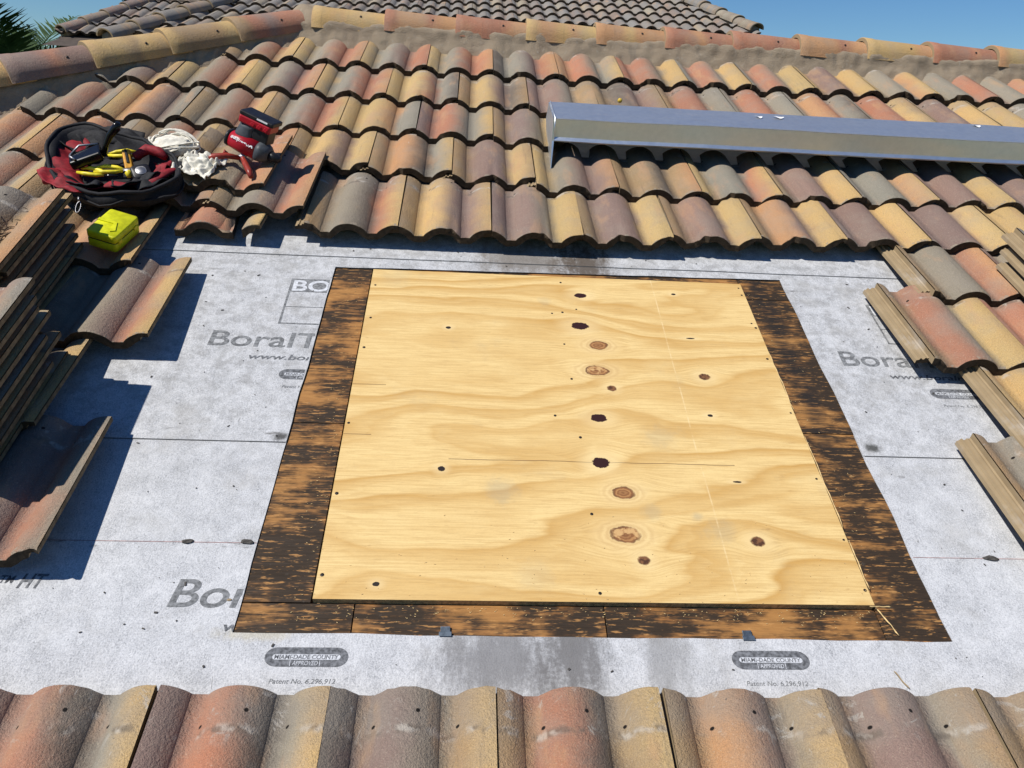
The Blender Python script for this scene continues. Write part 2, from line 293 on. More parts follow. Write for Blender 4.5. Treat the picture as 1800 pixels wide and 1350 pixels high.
def mat_galv():
    t = NT('galvanised_sheet', 0.36); co = t.coord()
    v = t.n('ShaderNodeTexVoronoi', {'feature': 'F1'}, {'Vector': co, 'Scale': 85.0}, 'Color')
    g = t.noise(co, 45, 4, 0.6)
    c = t.mix(t.map(g, 0.2, 0.8), (0.70, 0.745, 0.775), (0.78, 0.815, 0.84))
    c = t.mix(t.math('MULTIPLY', t.n('ShaderNodeSeparateColor', None, {0: v}), 0.05), c, (0.86, 0.87, 0.88))
    c = t.mix(t.map(t.noise(t.scale(co, (5, 22, 22)), 1.0, 4), 0.58, 0.8, 0, 0.12), c, (0.42, 0.38, 0.33))
    return t.base(c, t.map(t.noise(co, 60, 3), 0.3, 0.7, 0.38, 0.43), 0.9, t.bump(t.noise(t.scale(co, (2.2, 6, 6)), 1.0, 2), 0.25, 0.03))
def mat_leaf(name, a, b):
    t = NT(name, 0.55); co = t.coord()
    c = t.mix(t.map(t.noise(co, 3.0, 3), 0.35, 0.65), a, b)
    t.b.inputs['Specular IOR Level'].default_value = 0.12
    return t.base(c, 0.75)
M = dict(tile=mat_tile(), captile=mat_tile(True), raw=mat_raw(), under=mat_underlay(), ply=mat_ply(), old=mat_oldwood(), mortar=mat_mortar(), galv=mat_galv(),
    ink=simple('printed_ink', (0.135, 0.14, 0.15), 0.95, 0, 0.5, 120), inkpale=simple('printed_ink_pale', (0.17, 0.175, 0.18), 0.95, 0, 0.4, 120),
    fleece=simple('fleece_knockout', (0.52, 0.535, 0.56), 0.95, 0, 0.22, 150),
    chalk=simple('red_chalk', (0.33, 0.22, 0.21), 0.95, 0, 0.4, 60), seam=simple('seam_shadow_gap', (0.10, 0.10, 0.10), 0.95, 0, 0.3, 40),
    plyedge=simple('plywood_edge', (0.42, 0.28, 0.13), 0.8, 0, 0.35, 90), nail=simple('nail_head', (0.035, 0.03, 0.028), 0.5, 0.6, 0.3, 200),
    clip=simple('clip_steel', (0.20, 0.24, 0.27), 0.4, 0.8, 0.3, 80), splint=simple('fresh_splinter', (0.60, 0.43, 0.20), 0.7, 0, 0.2, 90),
    deck=simple('deck_sheathing', (0.20, 0.13, 0.07), 0.9, 0, 0.3, 12), grit=simple('roof_grit', (0.06, 0.055, 0.05), 0.9, 0, 0.5, 200),
    black=simple('black_nylon', (0.011, 0.011, 0.013), 0.75, 0, 0.4, 160, 0.3, 700), red=simple('red_nylon', (0.22, 0.010, 0.016), 0.7, 0, 0.3, 60, 0.25, 600),
    redp=simple('red_plastic', (0.36, 0.010, 0.020), 0.35, 0, 0.15, 20), blackp=simple('black_rubber', (0.014, 0.014, 0.016), 0.45, 0, 0.3, 60),
    greyp=simple('grey_rubber', (0.055, 0.062, 0.070), 0.5, 0, 0.2, 60), white=simple('white_print', (0.75, 0.75, 0.75), 0.6, 0, 0.05, 60),
    yel=simple('yellow_green_plastic', (0.60, 0.61, 0.012), 0.42, 0, 0.14, 55, 0.1, 300), yel2=simple('yellow_plastic', (0.72, 0.60, 0.03), 0.4, 0, 0.2, 40),
    oran=simple('orange_plastic', (0.70, 0.33, 0.03), 0.45, 0, 0.2, 40), steel=simple('worn_steel', (0.30, 0.30, 0.31), 0.45, 0.9, 0.2, 60),
    clear=simple('clear_latch', (0.55, 0.57, 0.50), 0.25, 0, 0.1, 60), cloth=simple('cream_cotton', (0.70, 0.66, 0.56), 0.95, 0, 0.16, 70, 0.4, 500),
    rust=simple('dipped_red_handle', (0.26, 0.035, 0.022), 0.35, 0, 0.25, 50), gloss=simple('gloss_black_steel', (0.012, 0.012, 0.013), 0.16, 0.3, 0.2, 40),
    needle=simple('dry_needles', (0.075, 0.05, 0.032), 0.9, 0, 0.5, 60), berry=simple('yellow_fruit', (0.62, 0.42, 0.05), 0.5, 0, 0.3, 90),
    paint=simple('white_scuff', (0.78, 0.78, 0.78), 0.7, 0, 0.1, 60), stucco=simple('stucco', (0.42, 0.36, 0.28), 0.95, 0, 0.12, 30, 0.3),
    fascia=simple('fascia_board', (0.07, 0.055, 0.045), 0.8, 0, 0.2, 10), bark=simple('palm_bark', (0.16, 0.12, 0.085), 0.95, 0, 0.35, 14, 0.6, 30),
    frond=mat_leaf('palm_frond_green', (0.022, 0.048, 0.016), (0.060, 0.098, 0.035)), leaf=mat_leaf('shrub_green', (0.035, 0.06, 0.022), (0.11, 0.125, 0.05)),
    edge=simple('shaded_concrete_edge', (0.17, 0.125, 0.075), 0.95, 0, 0.35, 40, 0.4, 260),  # darker copy of the raw concrete: shade painted into right edges and undersides
    nose=simple('shaded_tile_nose', (0.052, 0.036, 0.022), 0.95, 0, 0.35, 60, 0.4, 260),  # dark brown paints the shade of the tile front faces into their colour
    lawn=simple('lawn', (0.075, 0.105, 0.035), 0.95, 0, 0.35, 3))

# ------------------------------------------------------------------ mesh helpers
class MB:
    def __init__(s): s.v = []; s.f = []; s.mi = []; s.sm = []
    def add(s, verts, faces, mi=0, smooth=False):
        o = len(s.v); s.v += [tuple(p) for p in verts]
        for f in faces: s.f.append(tuple(i+o for i in f)); s.mi.append(mi); s.sm.append(smooth)
        return s
    def box(s, c, d, rot=None, mi=0, taper=1.0):
        c = Vector(c); hx, hy, hz = d[0]/2, d[1]/2, d[2]/2; vs_ = []
        for z in (-1, 1):
            k = taper if z > 0 else 1
            for x, y in ((-1, -1), (1, -1), (1, 1), (-1, 1)):
                p = Vector((x*hx*k, y*hy*k, z*hz)); vs_.append(c + (rot @ p if rot else p))
        return s.add(vs_, [(3, 2, 1, 0), (4, 5, 6, 7), (0, 1, 5, 4), (1, 2, 6, 5), (2, 3, 7, 6), (3, 0, 4, 7)], mi)
    def tube(s, pts, rad, seg=8, mi=0, caps=True, flat=1.0):
        pts = [Vector(p) for p in pts]; n = len(pts); rad = rad if isinstance(rad, (list, tuple)) else [rad]*n
        vs_ = []; fs = []; prev = None
        for i, p in enumerate(pts):
            d = (pts[min(i+1, n-1)] - pts[max(i-1, 0)]).normalized()
            a = prev - d*prev.dot(d) if prev is not None else (Vector((0, 0, 1)).cross(d) if abs(d.z) < 0.9 else Vector((1, 0, 0)).cross(d))
            if a.length < 1e-6: a = Vector((1, 0, 0)).cross(d)
            a.normalize(); b = d.cross(a); prev = a
            for k in range(seg):
                t = 2*math.pi*k/seg; vs_.append(p + a*math.cos(t)*rad[i] + b*math.sin(t)*rad[i]*flat)
        for i in range(n-1):
            for k in range(seg):
                k2 = (k+1) % seg; fs.append((i*seg+k, i*seg+k2, (i+1)*seg+k2, (i+1)*seg+k))
        if caps: fs.append(tuple(range(seg-1, -1, -1))); fs.append(tuple((n-1)*seg+k for k in range(seg)))
        return s.add(vs_, fs, mi, True)
    def rings(s, rings, mi=0, closed_ends=True, smooth=True):
        seg = len(rings[0]); vs_ = [p for r in rings for p in r]; fs = []
        for i in range(len(rings)-1):
            for k in range(seg):
                k2 = (k+1) % seg; fs.append((i*seg+k, i*seg+k2, (i+1)*seg+k2, (i+1)*seg+k))
        if closed_ends: fs.append(tuple(range(seg-1, -1, -1))); fs.append(tuple((len(rings)-1)*seg+k for k in range(seg)))
        return s.add(vs_, fs, mi, smooth)
    def grid(s, fn, nu, nv, mi=0, smooth=True):
        vs_ = [fn(i/nu, j/nv) for j in range(nv+1) for i in range(nu+1)]
        fs = [(j*(nu+1)+i, j*(nu+1)+i+1, (j+1)*(nu+1)+i+1, (j+1)*(nu+1)+i) for j in range(nv) for i in range(nu)]
        return s.add(vs_, fs, mi, smooth)
    def mesh(s, name, mats):
        me = bpy.data.meshes.new(name); me.from_pydata(s.v, [], s.f)
        for m in mats: me.materials.append(m)
        me.polygons.foreach_set('material_index', s.mi); me.polygons.foreach_set('use_smooth', s.sm); me.update()
        return me
def link(name, me, parent=None, mat4=None):
    o = bpy.data.objects.new(name, me); COL.objects.link(o)
    if parent is not None: o.parent = parent
    if mat4 is not None: o.matrix_local = mat4
    return o
def build(mb, name, mats, parent=None, mat4=None, bevel=0.0, solid=0.0, sub=0):
    if not isinstance(mats, (list, tuple)): mats = [mats]
    o = link(name, mb.mesh(name, mats), parent, mat4)
    if solid:
        md = o.modifiers.new('solid', 'SOLIDIFY'); md.thickness = solid; md.offset = 0
    if bevel:
        md = o.modifiers.new('bevel', 'BEVEL'); md.width = bevel; md.segments = 2; md.limit_method = 'ANGLE'
    if sub:
        md = o.modifiers.new('sub', 'SUBSURF'); md.levels = sub; md.render_levels = sub
    return o
def tag(o, label=None, cat=None, group=None, kind=None):
    if label: o['label'] = label
    if cat: o['category'] = cat
    if group: o['group'] = group
    if kind: o['kind'] = kind
    return o
def empty(name, mat4, label=None, cat=None, group=None):
    o = bpy.data.objects.new(name, None); COL.objects.link(o); o.matrix_world = mat4; o.empty_display_size = 0.05
    return tag(o, label, cat, group)
def T(x, y, z): return Matrix.Translation((x, y, z))
def RX(d): return Matrix.Rotation(R_(d), 4, 'X')
def RY(d): return Matrix.Rotation(R_(d), 4, 'Y')
def RZ(d): return Matrix.Rotation(R_(d), 4, 'Z')
def lerp_tab(tab, x):
    if x <= tab[0][0]: return tab[0][1]
    for (a, b), (c, d) in zip(tab, tab[1:]):
        if x <= c: return b + (d-b)*(x-a)/(c-a)
    return tab[-1][1]

# ------------------------------------------------------------------ ground
g = MB().add([(-900, -900, 0), (900, -900, 0), (900, 900, 0), (-900, 900, 0)], [(0, 1, 2, 3)])
tag(build(g, 'ground', M['lawn']), kind='structure')

# ------------------------------------------------------------------ the roof tile
TW, TL, TH, TE = 0.311, 0.42, 0.026, 0.345
RH, RA = 0.0325, 0.0625
TG = 0.0035                               # open joint at the right-hand lap
CRESTS = (-0.012, TW/2-0.012, TW-0.012)
def prof_z(x):
    z = 0.0
    for c in CRESTS:
        d = x-c
        if abs(d) < RA: z = max(z, RH*(1-(abs(d)/RA)**2.1)**0.86)
        elif -RA-0.010 < d <= -RA: z = max(z, 0.0015*(1-(-RA-d)/0.010))
    return z + TH
def profile(lo):
    xs = []
    def arc(c, t0, t1, n):
        for i in range(n+1):
            a = t0+(t1-t0)*i/n; xs.append(c+RA*math.sin(a)*0.9999)
    n = 5 if lo else 12; h = math.pi/2
    xs.append(0.0)
    for i in range(1, n+1): xs.append(CRESTS[0]+RA*(0.2+0.8*math.sin(h*i/n))*0.9999)
    arc(CRESTS[1], -h, h, n*2 if not lo else 7)
    arc(CRESTS[2], -h, 0.0, n)
    for c in CRESTS[1:]: xs.append(c-RA-0.010)
    xs.append(TW-TG)
    xs = sorted(set(round(x, 5) for x in xs if 0 <= x <= TW-TG))
    return [(x, prof_z(x)) for x in xs]
def tile_mb(lo=False, lug=True):
    pr = profile(lo); n = len(pr); bot = []
    for i, (x, z) in enumerate(pr):
        a = pr[max(i-1, 0)]; b = pr[min(i+1, n-1)]; dx, dz = b[0]-a[0], b[1]-a[1]; L = math.hypot(dx, dz) or 1
        th = TH if x < TW-0.030 else 0.016
        px, pz = x+dz/L*th, z-dx/L*th
        bot.append((min(max(px, 0), TW-TG), max(pz, 0.0 if x < TW-0.03 else -1)))
    mb = MB()
    ys = [(0.0, -0.0035), (0.004, 0.0), (TL*0.5, 0.0), (TL-0.004, 0.0), (TL, -0.003)] if not lo else [(0.0, 0), (TL, 0)]
    vt = [(x, y, z+dz) for y, dz in ys for x, z in pr]
    mb.add(vt, [(j*n+i, j*n+i+1, (j+1)*n+i+1, (j+1)*n+i) for j in range(len(ys)-1) for i in range(n-1)], 0, True)
    m = len(ys)-1
    f0 = [(x, 0.0, z+ys[0][1]) for x, z in pr]; f1 = [(x, 0.0, z) for x, z in bot]
    b0 = [(x, TL, z+ys[-1][1]) for x, z in pr]; b1 = [(x, TL, z) for x, z in bot]
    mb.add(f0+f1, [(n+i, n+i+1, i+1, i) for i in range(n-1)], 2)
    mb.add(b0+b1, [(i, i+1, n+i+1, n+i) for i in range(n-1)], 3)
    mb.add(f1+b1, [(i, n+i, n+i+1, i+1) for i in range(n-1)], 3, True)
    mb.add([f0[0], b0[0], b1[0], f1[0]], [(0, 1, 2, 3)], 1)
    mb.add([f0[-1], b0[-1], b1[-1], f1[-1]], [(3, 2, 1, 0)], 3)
    if lug and not lo:   # the ribbed side lap that the next tile covers
        zc = prof_z(0.0); pts = [(0.004, zc-0.016), (-0.004, zc-0.021), (-0.008, zc-0.0195), (-0.011, zc-0.0195), (-0.014, zc-0.025), (-0.019, zc-0.025), (-0.022, zc-0.0215), (-0.025, zc-0.0215), (-0.027, zc-0.027), (-0.035, zc-0.029), (-0.036, zc-0.040), (0.004, zc-0.036)]
        k = len(pts); a = [(x, 0.022, z) for x, z in pts]; b = [(x, TL-0.002, z) for x, z in pts]
        mb.add(a+b, [(i, k+i, k+(i+1) % k, (i+1) % k) for i in range(k)] + [tuple(range(2*k-1, k-1, -1))], 1); mb.add(a, [tuple(range(k))], 2)
    return mb
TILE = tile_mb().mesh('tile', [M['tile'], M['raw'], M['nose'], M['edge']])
def worn(seed):
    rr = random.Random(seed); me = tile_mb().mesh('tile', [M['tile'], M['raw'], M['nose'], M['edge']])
    cxs = [rr.uniform(0.0, TW) for _ in range(rr.randint(1, 3))]; dep = [rr.uniform(0.006, 0.015) for _ in cxs]; hd = 0.0
    for v in me.vertices:
        x, y, z = v.co
        if y < 0.006 and x >= 0:
            dy = 0.0022*mnoise.noise(Vector((x*55, seed*3.1, 0)))+0.0012
            for c_, d_ in zip(cxs, dep): dy += d_*max(0, 1-abs(x-c_)/0.016)
            v.co.y += dy; v.co.z += 0.0012*mnoise.noise(Vector((x*40, seed, 5)))
        elif y > TL-0.006:
            v.co.y -= 0.004*abs(mnoise.noise(Vector((x*38, seed, 9))))+(hd if x > TW*0.82 and seed % 2 else 0)*(x-TW*0.82)/(TW*0.18)
        v.co.z += 0.0012*mnoise.noise(Vector((x*9, y*6, seed)))
    return me
TILES = [TILE]+[worn(k) for k in range(1, 8)]
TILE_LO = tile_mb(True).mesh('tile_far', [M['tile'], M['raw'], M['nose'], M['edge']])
PAL = dict(Y=(.555, .375, .158), O=(.515, .28, .135), T=(.42, .185, .110), G=(.285, .250, .190), M=(.265, .175, .142), B=(.37, .245, .125), D=(.16, .128, .10),
           y=(.33, .285, .21), g=(.235, .22, .20), m=(.245, .195, .165), b=(.265, .215, .16))
def glaze(o, code):
    for i in range(5):
        c = PAL[code[i % len(code)]]; k = 1+rnd.uniform(-.09, .09); h = rnd.uniform(-.05, .05)
        o['glaze_%d' % i] = [c[0]*k*(1+h), c[1]*k, c[2]*k*(1-h)]
TILT = R_(-4.65)
def tile_mat(u, v, z=0.036, rz=0.0, tilt=None, ry=0.0):
    return T(u, v, z) @ RZ(rz) @ Matrix.Rotation(TILT if tilt is None else tilt, 4, 'X') @ RY(ry)
def clipped(me, mat4, planes, fill=True):
    bm = bmesh.new(); bm.from_mesh(me); inv = mat4.inverted()
    for (co, no) in planes:
        c = inv @ Vector(co); nn = (inv.to_3x3() @ Vector(no)).normalized()
        bmesh.ops.bisect_plane(bm, geom=bm.verts[:]+bm.edges[:]+bm.faces[:], plane_co=c, plane_no=nn, clear_outer=True)
    if not bm.faces: bm.free(); return None
    if fill: bmesh.ops.holes_fill(bm, edges=[e for e in bm.edges if e.is_boundary], sides=0)
    m2 = bpy.data.meshes.new('tile_cut'); bm.to_mesh(m2); bm.free()
    for m in me.materials: m2.materials.append(m)
    return m2
def rcode():
    r = rnd.random
    roll = rnd.choice('GMGTOMDYG'); return rnd.choice('BBYM')+rnd.choice('GYTMO')+roll+rnd.choice('TMGYTB')+rnd.choice('YYOOYG')

# ------------------------------------------------------------------ the house roof
roof = empty('house_roof', ROOF_M, 'red and buff concrete tile roof torn open around a pale plywood patch', 'roof'); roof['kind'] = 'thing'
# deck under everything
d = MB(); dp = [(-2.9, -0.3), (4.2, -0.3), (4.2, 4.18), (-0.84, 4.18), (-2.9, 2.38)]
d.add([(x, y, -0.02) for x, y in dp]+[(x, y, -0.07) for x, y in dp], [(0, 1, 2, 3, 4), (9, 8, 7, 6, 5)]+[(i, 5+i, 5+(i+1) % 5, (i+1) % 5) for i in range(5)]); build(d, 'deck', M['deck'], roof)
# hole cut in the underlayment (roof coordinates)
HX0, HX1, HY0, HY1 = -0.44, 1.067, 0.815, 2.130
def edge_jit(a, b, n, amp, horizontal):
    out = []
    for i in range(n+1):
        t_ = i/n; p = (a[0]+(b[0]-a[0])*t_, a[1]+(b[1]-a[1])*t_); w = mnoise.noise(Vector((p[0]*7, p[1]*7, 3)))*amp if 0 < i < n else 0
        out.append((p[0], p[1]+w) if horizontal else (p[0]+w, p[1]))
    return out
hl = edge_jit((-0.451, 0.817), (-0.427, 2.122), 24, 0.008, False)
hr = edge_jit((1.065, 0.810), (1.070, 2.146), 24, 0.006, False)
hb = edge_jit((-0.451, 0.817), (1.065, 0.810), 24, 0.004, True)
ht = edge_jit((-0.427, 2.122), (1.070, 2.146), 24, 0.003, True)
def sheet(name, quads, z, th=0.0016):
    mb = MB()
    for q in quads:   # q = two polylines of equal length (lower/left and upper/right)
        a, b = q; n = len(a)
        top = [(p[0], p[1], z) for p in a]+[(p[0], p[1], z) for p in b]; bt = [(x, y, z-th) for x, y, _ in top]
        fs = [(i, i+1, n+i+1, n+i) for i in range(n-1)]
        if (Vector((*a[1], 0))-Vector((*a[0], 0))).cross(Vector((*b[0], 0))-Vector((*a[0], 0))).z < 0: fs = [f[::-1] for f in fs]
        mb.add(top, fs, 0)
        mb.add(top[:n]+bt[:n], [(i, n+i, n+i+1, i+1) for i in range(n-1)], 0)
        mb.add(top[n:]+bt[n:], [(i, i+1, n+i+1, n+i) for i in range(n-1)], 0)
    return build(mb, name, M['under'], roof)
def cut_at(pl, ylo, yhi):
    """part of a roughly vertical polyline between two heights"""
    def at(y):
        for p, q in zip(pl, pl[1:]):
            if p[1] <= y <= q[1]: k = (y-p[1])/(q[1]-p[1]); return (p[0]+(q[0]-p[0])*k, y)
        return pl[0] if y < pl[0][1] else pl[-1]
    return [at(ylo)]+[p for p in pl if ylo < p[1] < yhi]+[at(yhi)]
UL, UR, LAP1, LAP2 = -2.5, 3.6, 1.342, 2.180
la = cut_at(hl, 0.817, LAP1+0.08); ra = cut_at(hr, 0.81, LAP1+0.08)
uA = sheet('underlayment_sheet', [([(UL, -0.2), (UR, -0.2)], [(UL, 0.60), (UR, 0.60)]),
    ([(UL, 0.60)]+[(p[0], 0.60) for p in hb]+[(UR, 0.60)], [(UL, 0.817)]+hb+[(UR, 0.81)]),
    ([(UL, p[1]) for p in la], la), (ra, [(UR, p[1]) for p in ra])], 0.0)
lb = cut_at(hl, LAP1, 2.122); rb = cut_at(hr, LAP1, 2.146)
uB = sheet('underlayment_sheet', [([(UL, p[1]) for p in lb], lb), (rb, [(UR, p[1]) for p in rb]),
    ([(UL, 2.122)]+ht+[(UR, 2.146)], [(UL, 2.26)]+[(p[0], 2.26) for p in ht]+[(UR, 2.26)])], 0.0022)
lapw = [(UL+(UR-UL)*i/60, LAP2+mnoise.noise(Vector((i*0.35, 0, 0)))*0.004) for i in range(61)]
uC = sheet('underlayment_sheet', [(lapw, [(x, min(4.12, 4.10+0.88*(x+0.83))) for x, y in lapw])], 0.0046)
# lap seams and chalk lines
def strip(name, pts, w, z, mat, parent):
    mb = MB(); n = len(pts)
    mb.add([(x, y-w/2, z) for x, y in pts]+[(x, y+w/2, z) for x, y in pts], [(i, i+1, n+i+1, n+i) for i in range(n-1)])
    return build(mb, name, mat, parent)
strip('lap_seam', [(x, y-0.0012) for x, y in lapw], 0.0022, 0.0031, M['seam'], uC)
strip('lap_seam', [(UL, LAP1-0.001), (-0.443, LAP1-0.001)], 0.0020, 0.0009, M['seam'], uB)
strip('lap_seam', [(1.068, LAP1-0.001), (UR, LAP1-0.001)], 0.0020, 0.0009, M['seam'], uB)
strip('chalk_line', [(-1.2, 1.034), (-0.448, 1.035)], 0.0017, 0.0008, M['chalk'], uA)
strip('chalk_line', [(1.067, 1.024), (2.0, 1.024)], 0.0017, 0.0008, M['chalk'], uA)

# printing on the underlayment
def text_mesh(s, size, shear=0.0, sx=1.0, bold=0.0, space=1.0):
    cu = bpy.data.curves.new('lettering', 'FONT'); cu.body = s; cu.size = 1.0; cu.shear = shear; cu.space_character = space; cu.offset = bold
    o = bpy.data.objects.new('lettering', cu); COL.objects.link(o)
    dg = bpy.context.evaluated_depsgraph_get(); me = bpy.data.meshes.new_from_object(o.evaluated_get(dg))
    bpy.data.objects.remove(o); bpy.data.curves.remove(cu)
    xs = [v.co.x for v in me.vertices]; x0 = min(xs)
    for v in me.vertices: v.co = ((v.co.x-x0)*size*sx, v.co.y*size, 0)
    return me
def put_text(s, x, y, cap, width, parent, z, mat='ink', shear=0.0, bold=0.0, clip=None, name='lettering'):
    me = text_mesh(s, 1.0, shear, 1.0, bold); xs = [v.co.x for v in me.vertices]; w = max(xs); capf = 0.694
    for v in me.vertices: v.co = (x+v.co.x*width/w, y+v.co.y*cap/capf, z)
    if clip:
        bm = bmesh.new(); bm.from_mesh(me)
        bmesh.ops.bisect_plane(bm, geom=bm.verts[:]+bm.edges[:]+bm.faces[:], plane_co=(clip[0], 0, 0), plane_no=(clip[1], 0, 0), clear_outer=True)
        bm.to_mesh(me); bm.free()
    me.materials.clear(); me.materials.append(M[mat]); return link(name, me, parent)
def poly(name, pts, z, mat, parent):
    mb = MB(); mb.add([(x, y, z) for x, y in pts], [tuple(range(len(pts)))]); return build(mb, name, M[mat], parent)
def pill_pts(x0, x1, y0, y1, clip=None):
    r = (y1-y0)/2; cy = (y0+y1)/2; rx = r*1.15; pts = []
    for i in range(13): a = -math.pi/2+math.pi*i/12; pts.append((x1-rx+rx*math.cos(a), cy+r*math.sin(a)))
    for i in range(13): a = math.pi/2+math.pi*i/12; pts.append((x0+rx+rx*math.cos(a), cy+r*math.sin(a)))
    return [(min(x, clip), y) if clip else (x, y) for x, y in pts]
def approval(x, y, parent, z, clip=None):
    poly('printed_badge', pill_pts(x, x+0.164, y-0.0205, y+0.0205, clip), z+0.0006, 'ink', parent)
    poly('printed_badge', pill_pts(x+0.015, x+0.149, y-0.006, y+0.0055, clip), z+0.0010, 'fleece', parent)
    cl = (clip, 1) if clip else None
    put_text('MIAMI-DADE COUNTY', x+0.019, y-0.0045, 0.0088, 0.126, parent, z+0.0014, 'ink', 0.1, 0.012, cl)
    put_text('APPROVED', x+0.056, y-0.0175, 0.0088, 0.050, parent, z+0.0012, 'fleece', 0.15, 0, cl)
    for bx in (0.051, 0.109):
        if not clip or x+bx < clip: poly('printed_badge', [(x+bx, y-0.0195), (x+bx+0.0012, y-0.0195), (x+bx+0.0012, y-0.0075), (x+bx, y-0.0075)], z+0.0012, 'fleece', parent)
    put_text('Patent No. 6,296,912', x+0.018, y-0.055, 0.0098, 0.127, parent, z+0.0006, 'inkpale', 0.18, 0, cl)
def logo(x, y0, y1, parent, z, clip, w=0.30, mat='inkpale'):
    hh = y1-y0; x1 = min(x+w, clip); bw = 0.0062
    for a, b, c, e in ((x, y0, x+bw, y1), (x, y0, x1, y0+bw*0.9), (x+bw, y0+hh*0.36, x1, y0+hh*0.36+0.003), (x+bw, y1-hh*0.30, x1, y1)):
        poly('printed_logo', [(a, b), (c, b), (c, e), (a, e)], z+0.0006, mat, parent)
    put_text('BORAL', x+0.010, y1-hh*0.275, hh*0.235, 0.275, parent, z+0.0010, 'fleece', 0, 0.022, (clip, 1), 'printed_logo')
def trade(x, y, parent, z, clip, kind):
    put_text('BoralTileSeal', x, y, 0.066, 0.60, parent, z+0.0006, 'inkpale', 0.03 if kind == 0 else 0.14, 0.010, (clip, 1))
    put_text('www.boralroof.com', x+0.126, y-0.054, 0.021, 0.38, parent, z+0.0006, 'ink', 0.2, 0.018, (clip, 1))
zB, zA = 0.0022, 0.0
logo(-0.553, 1.816, 2.047, uB, zB, -0.434)
trade(-0.731, 1.709, uB, zB, -0.437, 0); approval(-0.508, 1.595, uB, zB, -0.440)
logo(1.323, 1.816, 2.02, uB, zB, 1.62)
trade(1.140, 1.708, uB, zB, 2.4, 0); approval(1.360, 1.594, uB, zB)
trade(-0.598, 0.874, uA, zA, -0.4515, 1)
put_text('HT', -0.915, 0.914, 0.034, 0.055, uA, zA+0.0006, 'ink', 0.25, 0.02); put_text('TM', -0.955, 0.925, 0.018, 0.03, uA, zA+0.0006, 'ink', 0.2, 0.02)
approval(-0.376, 0.765, uA, zA); approval(0.570, 0.765, uA, zA)

# exposed old sheathing round the patch, board by board
def panel(x0, x1, y0, y1, z=-0.003, th=0.014, name='deck_panel', mat='old'):
    mb = MB(); mb.box(((x0+x1)/2, (y0+y1)/2, z-th/2), (x1-x0-0.0025, y1-y0-0.0025, th)); return build(mb, name, M[mat], roof, bevel=0.0008)
PX0, PX1, PY0, PY1 = -0.3010, 0.9169, 0.8885, 2.1017
panel(-0.50, PX0-0.005, 1.416, 2.17); panel(-0.50, PX0-0.005, 0.888, 1.416); panel(-0.50, -0.214, 0.78, 0.888); panel(-0.214, 0.3175, 0.78, 0.8875)
panel(0.3175, PX1+0.004, 0.78, 0.8875); panel(PX1+0.004, 1.10, 0.78, 1.424); panel(PX1+0.004, 1.10, 1.424, 2.034); panel(PX1+0.004, 1.10, 2.034, 2.17)
panel(PX0-0.005, PX1+0.004, 2.106, 2.17)
# the new plywood
mb = MB(); jag = [(PX0, PY0), (PX1, PY0), (PX1, PY1-0.004), (PX0, PY1)]
mb.add([(x, y, 0.0125) for x, y in jag]+[(x, y, -0.004) for x, y in jag], [(0, 1, 2, 3)], 0)
mb.add([(x, y, 0.0125) for x, y in jag]+[(x, y, -0.004) for x, y in jag], [(4, 5, 1, 0), (5, 6, 2, 1), (6, 7, 3, 2), (7, 4, 0, 3)], 1)
ply = build(mb, 'plywood_panel', [M['ply'], M['plyedge']], roof)
tag(ply, 'new pale pine plywood panel with a column of knots')
nailme = MB(); ring = lambda r, z: [(r*math.cos(a*math.pi/4), r*math.sin(a*math.pi/4), z) for a in range(8)]
nailme.rings([ring(0.0042, 0), ring(0.0042, 0.0006), ring(0.0028, 0.0010)]); nailme = nailme.mesh('nail', [M['nail']])
NAILS = [(-0.286, 2.015), (-0.283, 1.847), (-0.287, 1.708), (-0.292, 1.404), (0.309, 2.067), (0.303, 1.907), (0.297, 1.752), (0.306, 1.599), (0.249, 1.451), (0.310, 1.373),
         (0.905, 2.073), (0.906, 2.034), (0.900, 1.884), (0.908, 1.862), (0.904, 1.714), (0.907, 1.486), (-0.290, 1.171), (-0.290, 0.947), (0.314, 1.124), (0.310, 0.910), (0.903, 1.249), (0.908, 1.062), (0.909, 0.926), (0.348, 1.925), (0.27, 1.90)]
for x, y in NAILS: link('nail', nailme, ply, T(x, y, 0.0123) @ Matrix.Scale(rnd.uniform(0.75, 1.1), 4))
for x, y in ((-0.021, 0.826), (0.617, 0.823)):
    mb = MB(); mb.box((0, 0, 0.003), (0.020, 0.016, 0.003)); mb.box((0, -0.010, 0.0055), (0.026, 0.010, 0.002)); build(mb, 'panel_clip', M['clip'], roof, T(x, y, -0.002), bevel=0.0006)
for pts in (((0.921, 0.895), (0.950, 0.822)), ((0.905, 0.8865), (0.955, 0.8860)), ((0.9205, 1.06), (0.9215, 0.93)), ((0.9195, 1.40), (0.921, 1.10)), ((0.919, 1.75), (0.920, 1.50))):
    (x0, y0), (x1, y1) = pts; n = 9
    build(MB().tube([(x0+(x1-x0)*i/n+rnd.uniform(-1, 1)*0.0012, y0+(y1-y0)*i/n, 0.001+rnd.uniform(0, 0.002)+(0.009 if x0 < 0.9205 or y0 > 0.9 else 0)) for i in range(n+1)], [0.0006]+[rnd.uniform(0.0010, 0.0020) for _ in range(n-1)]+[0.0005], 5), 'wood_sliver', M['splint'], roof)

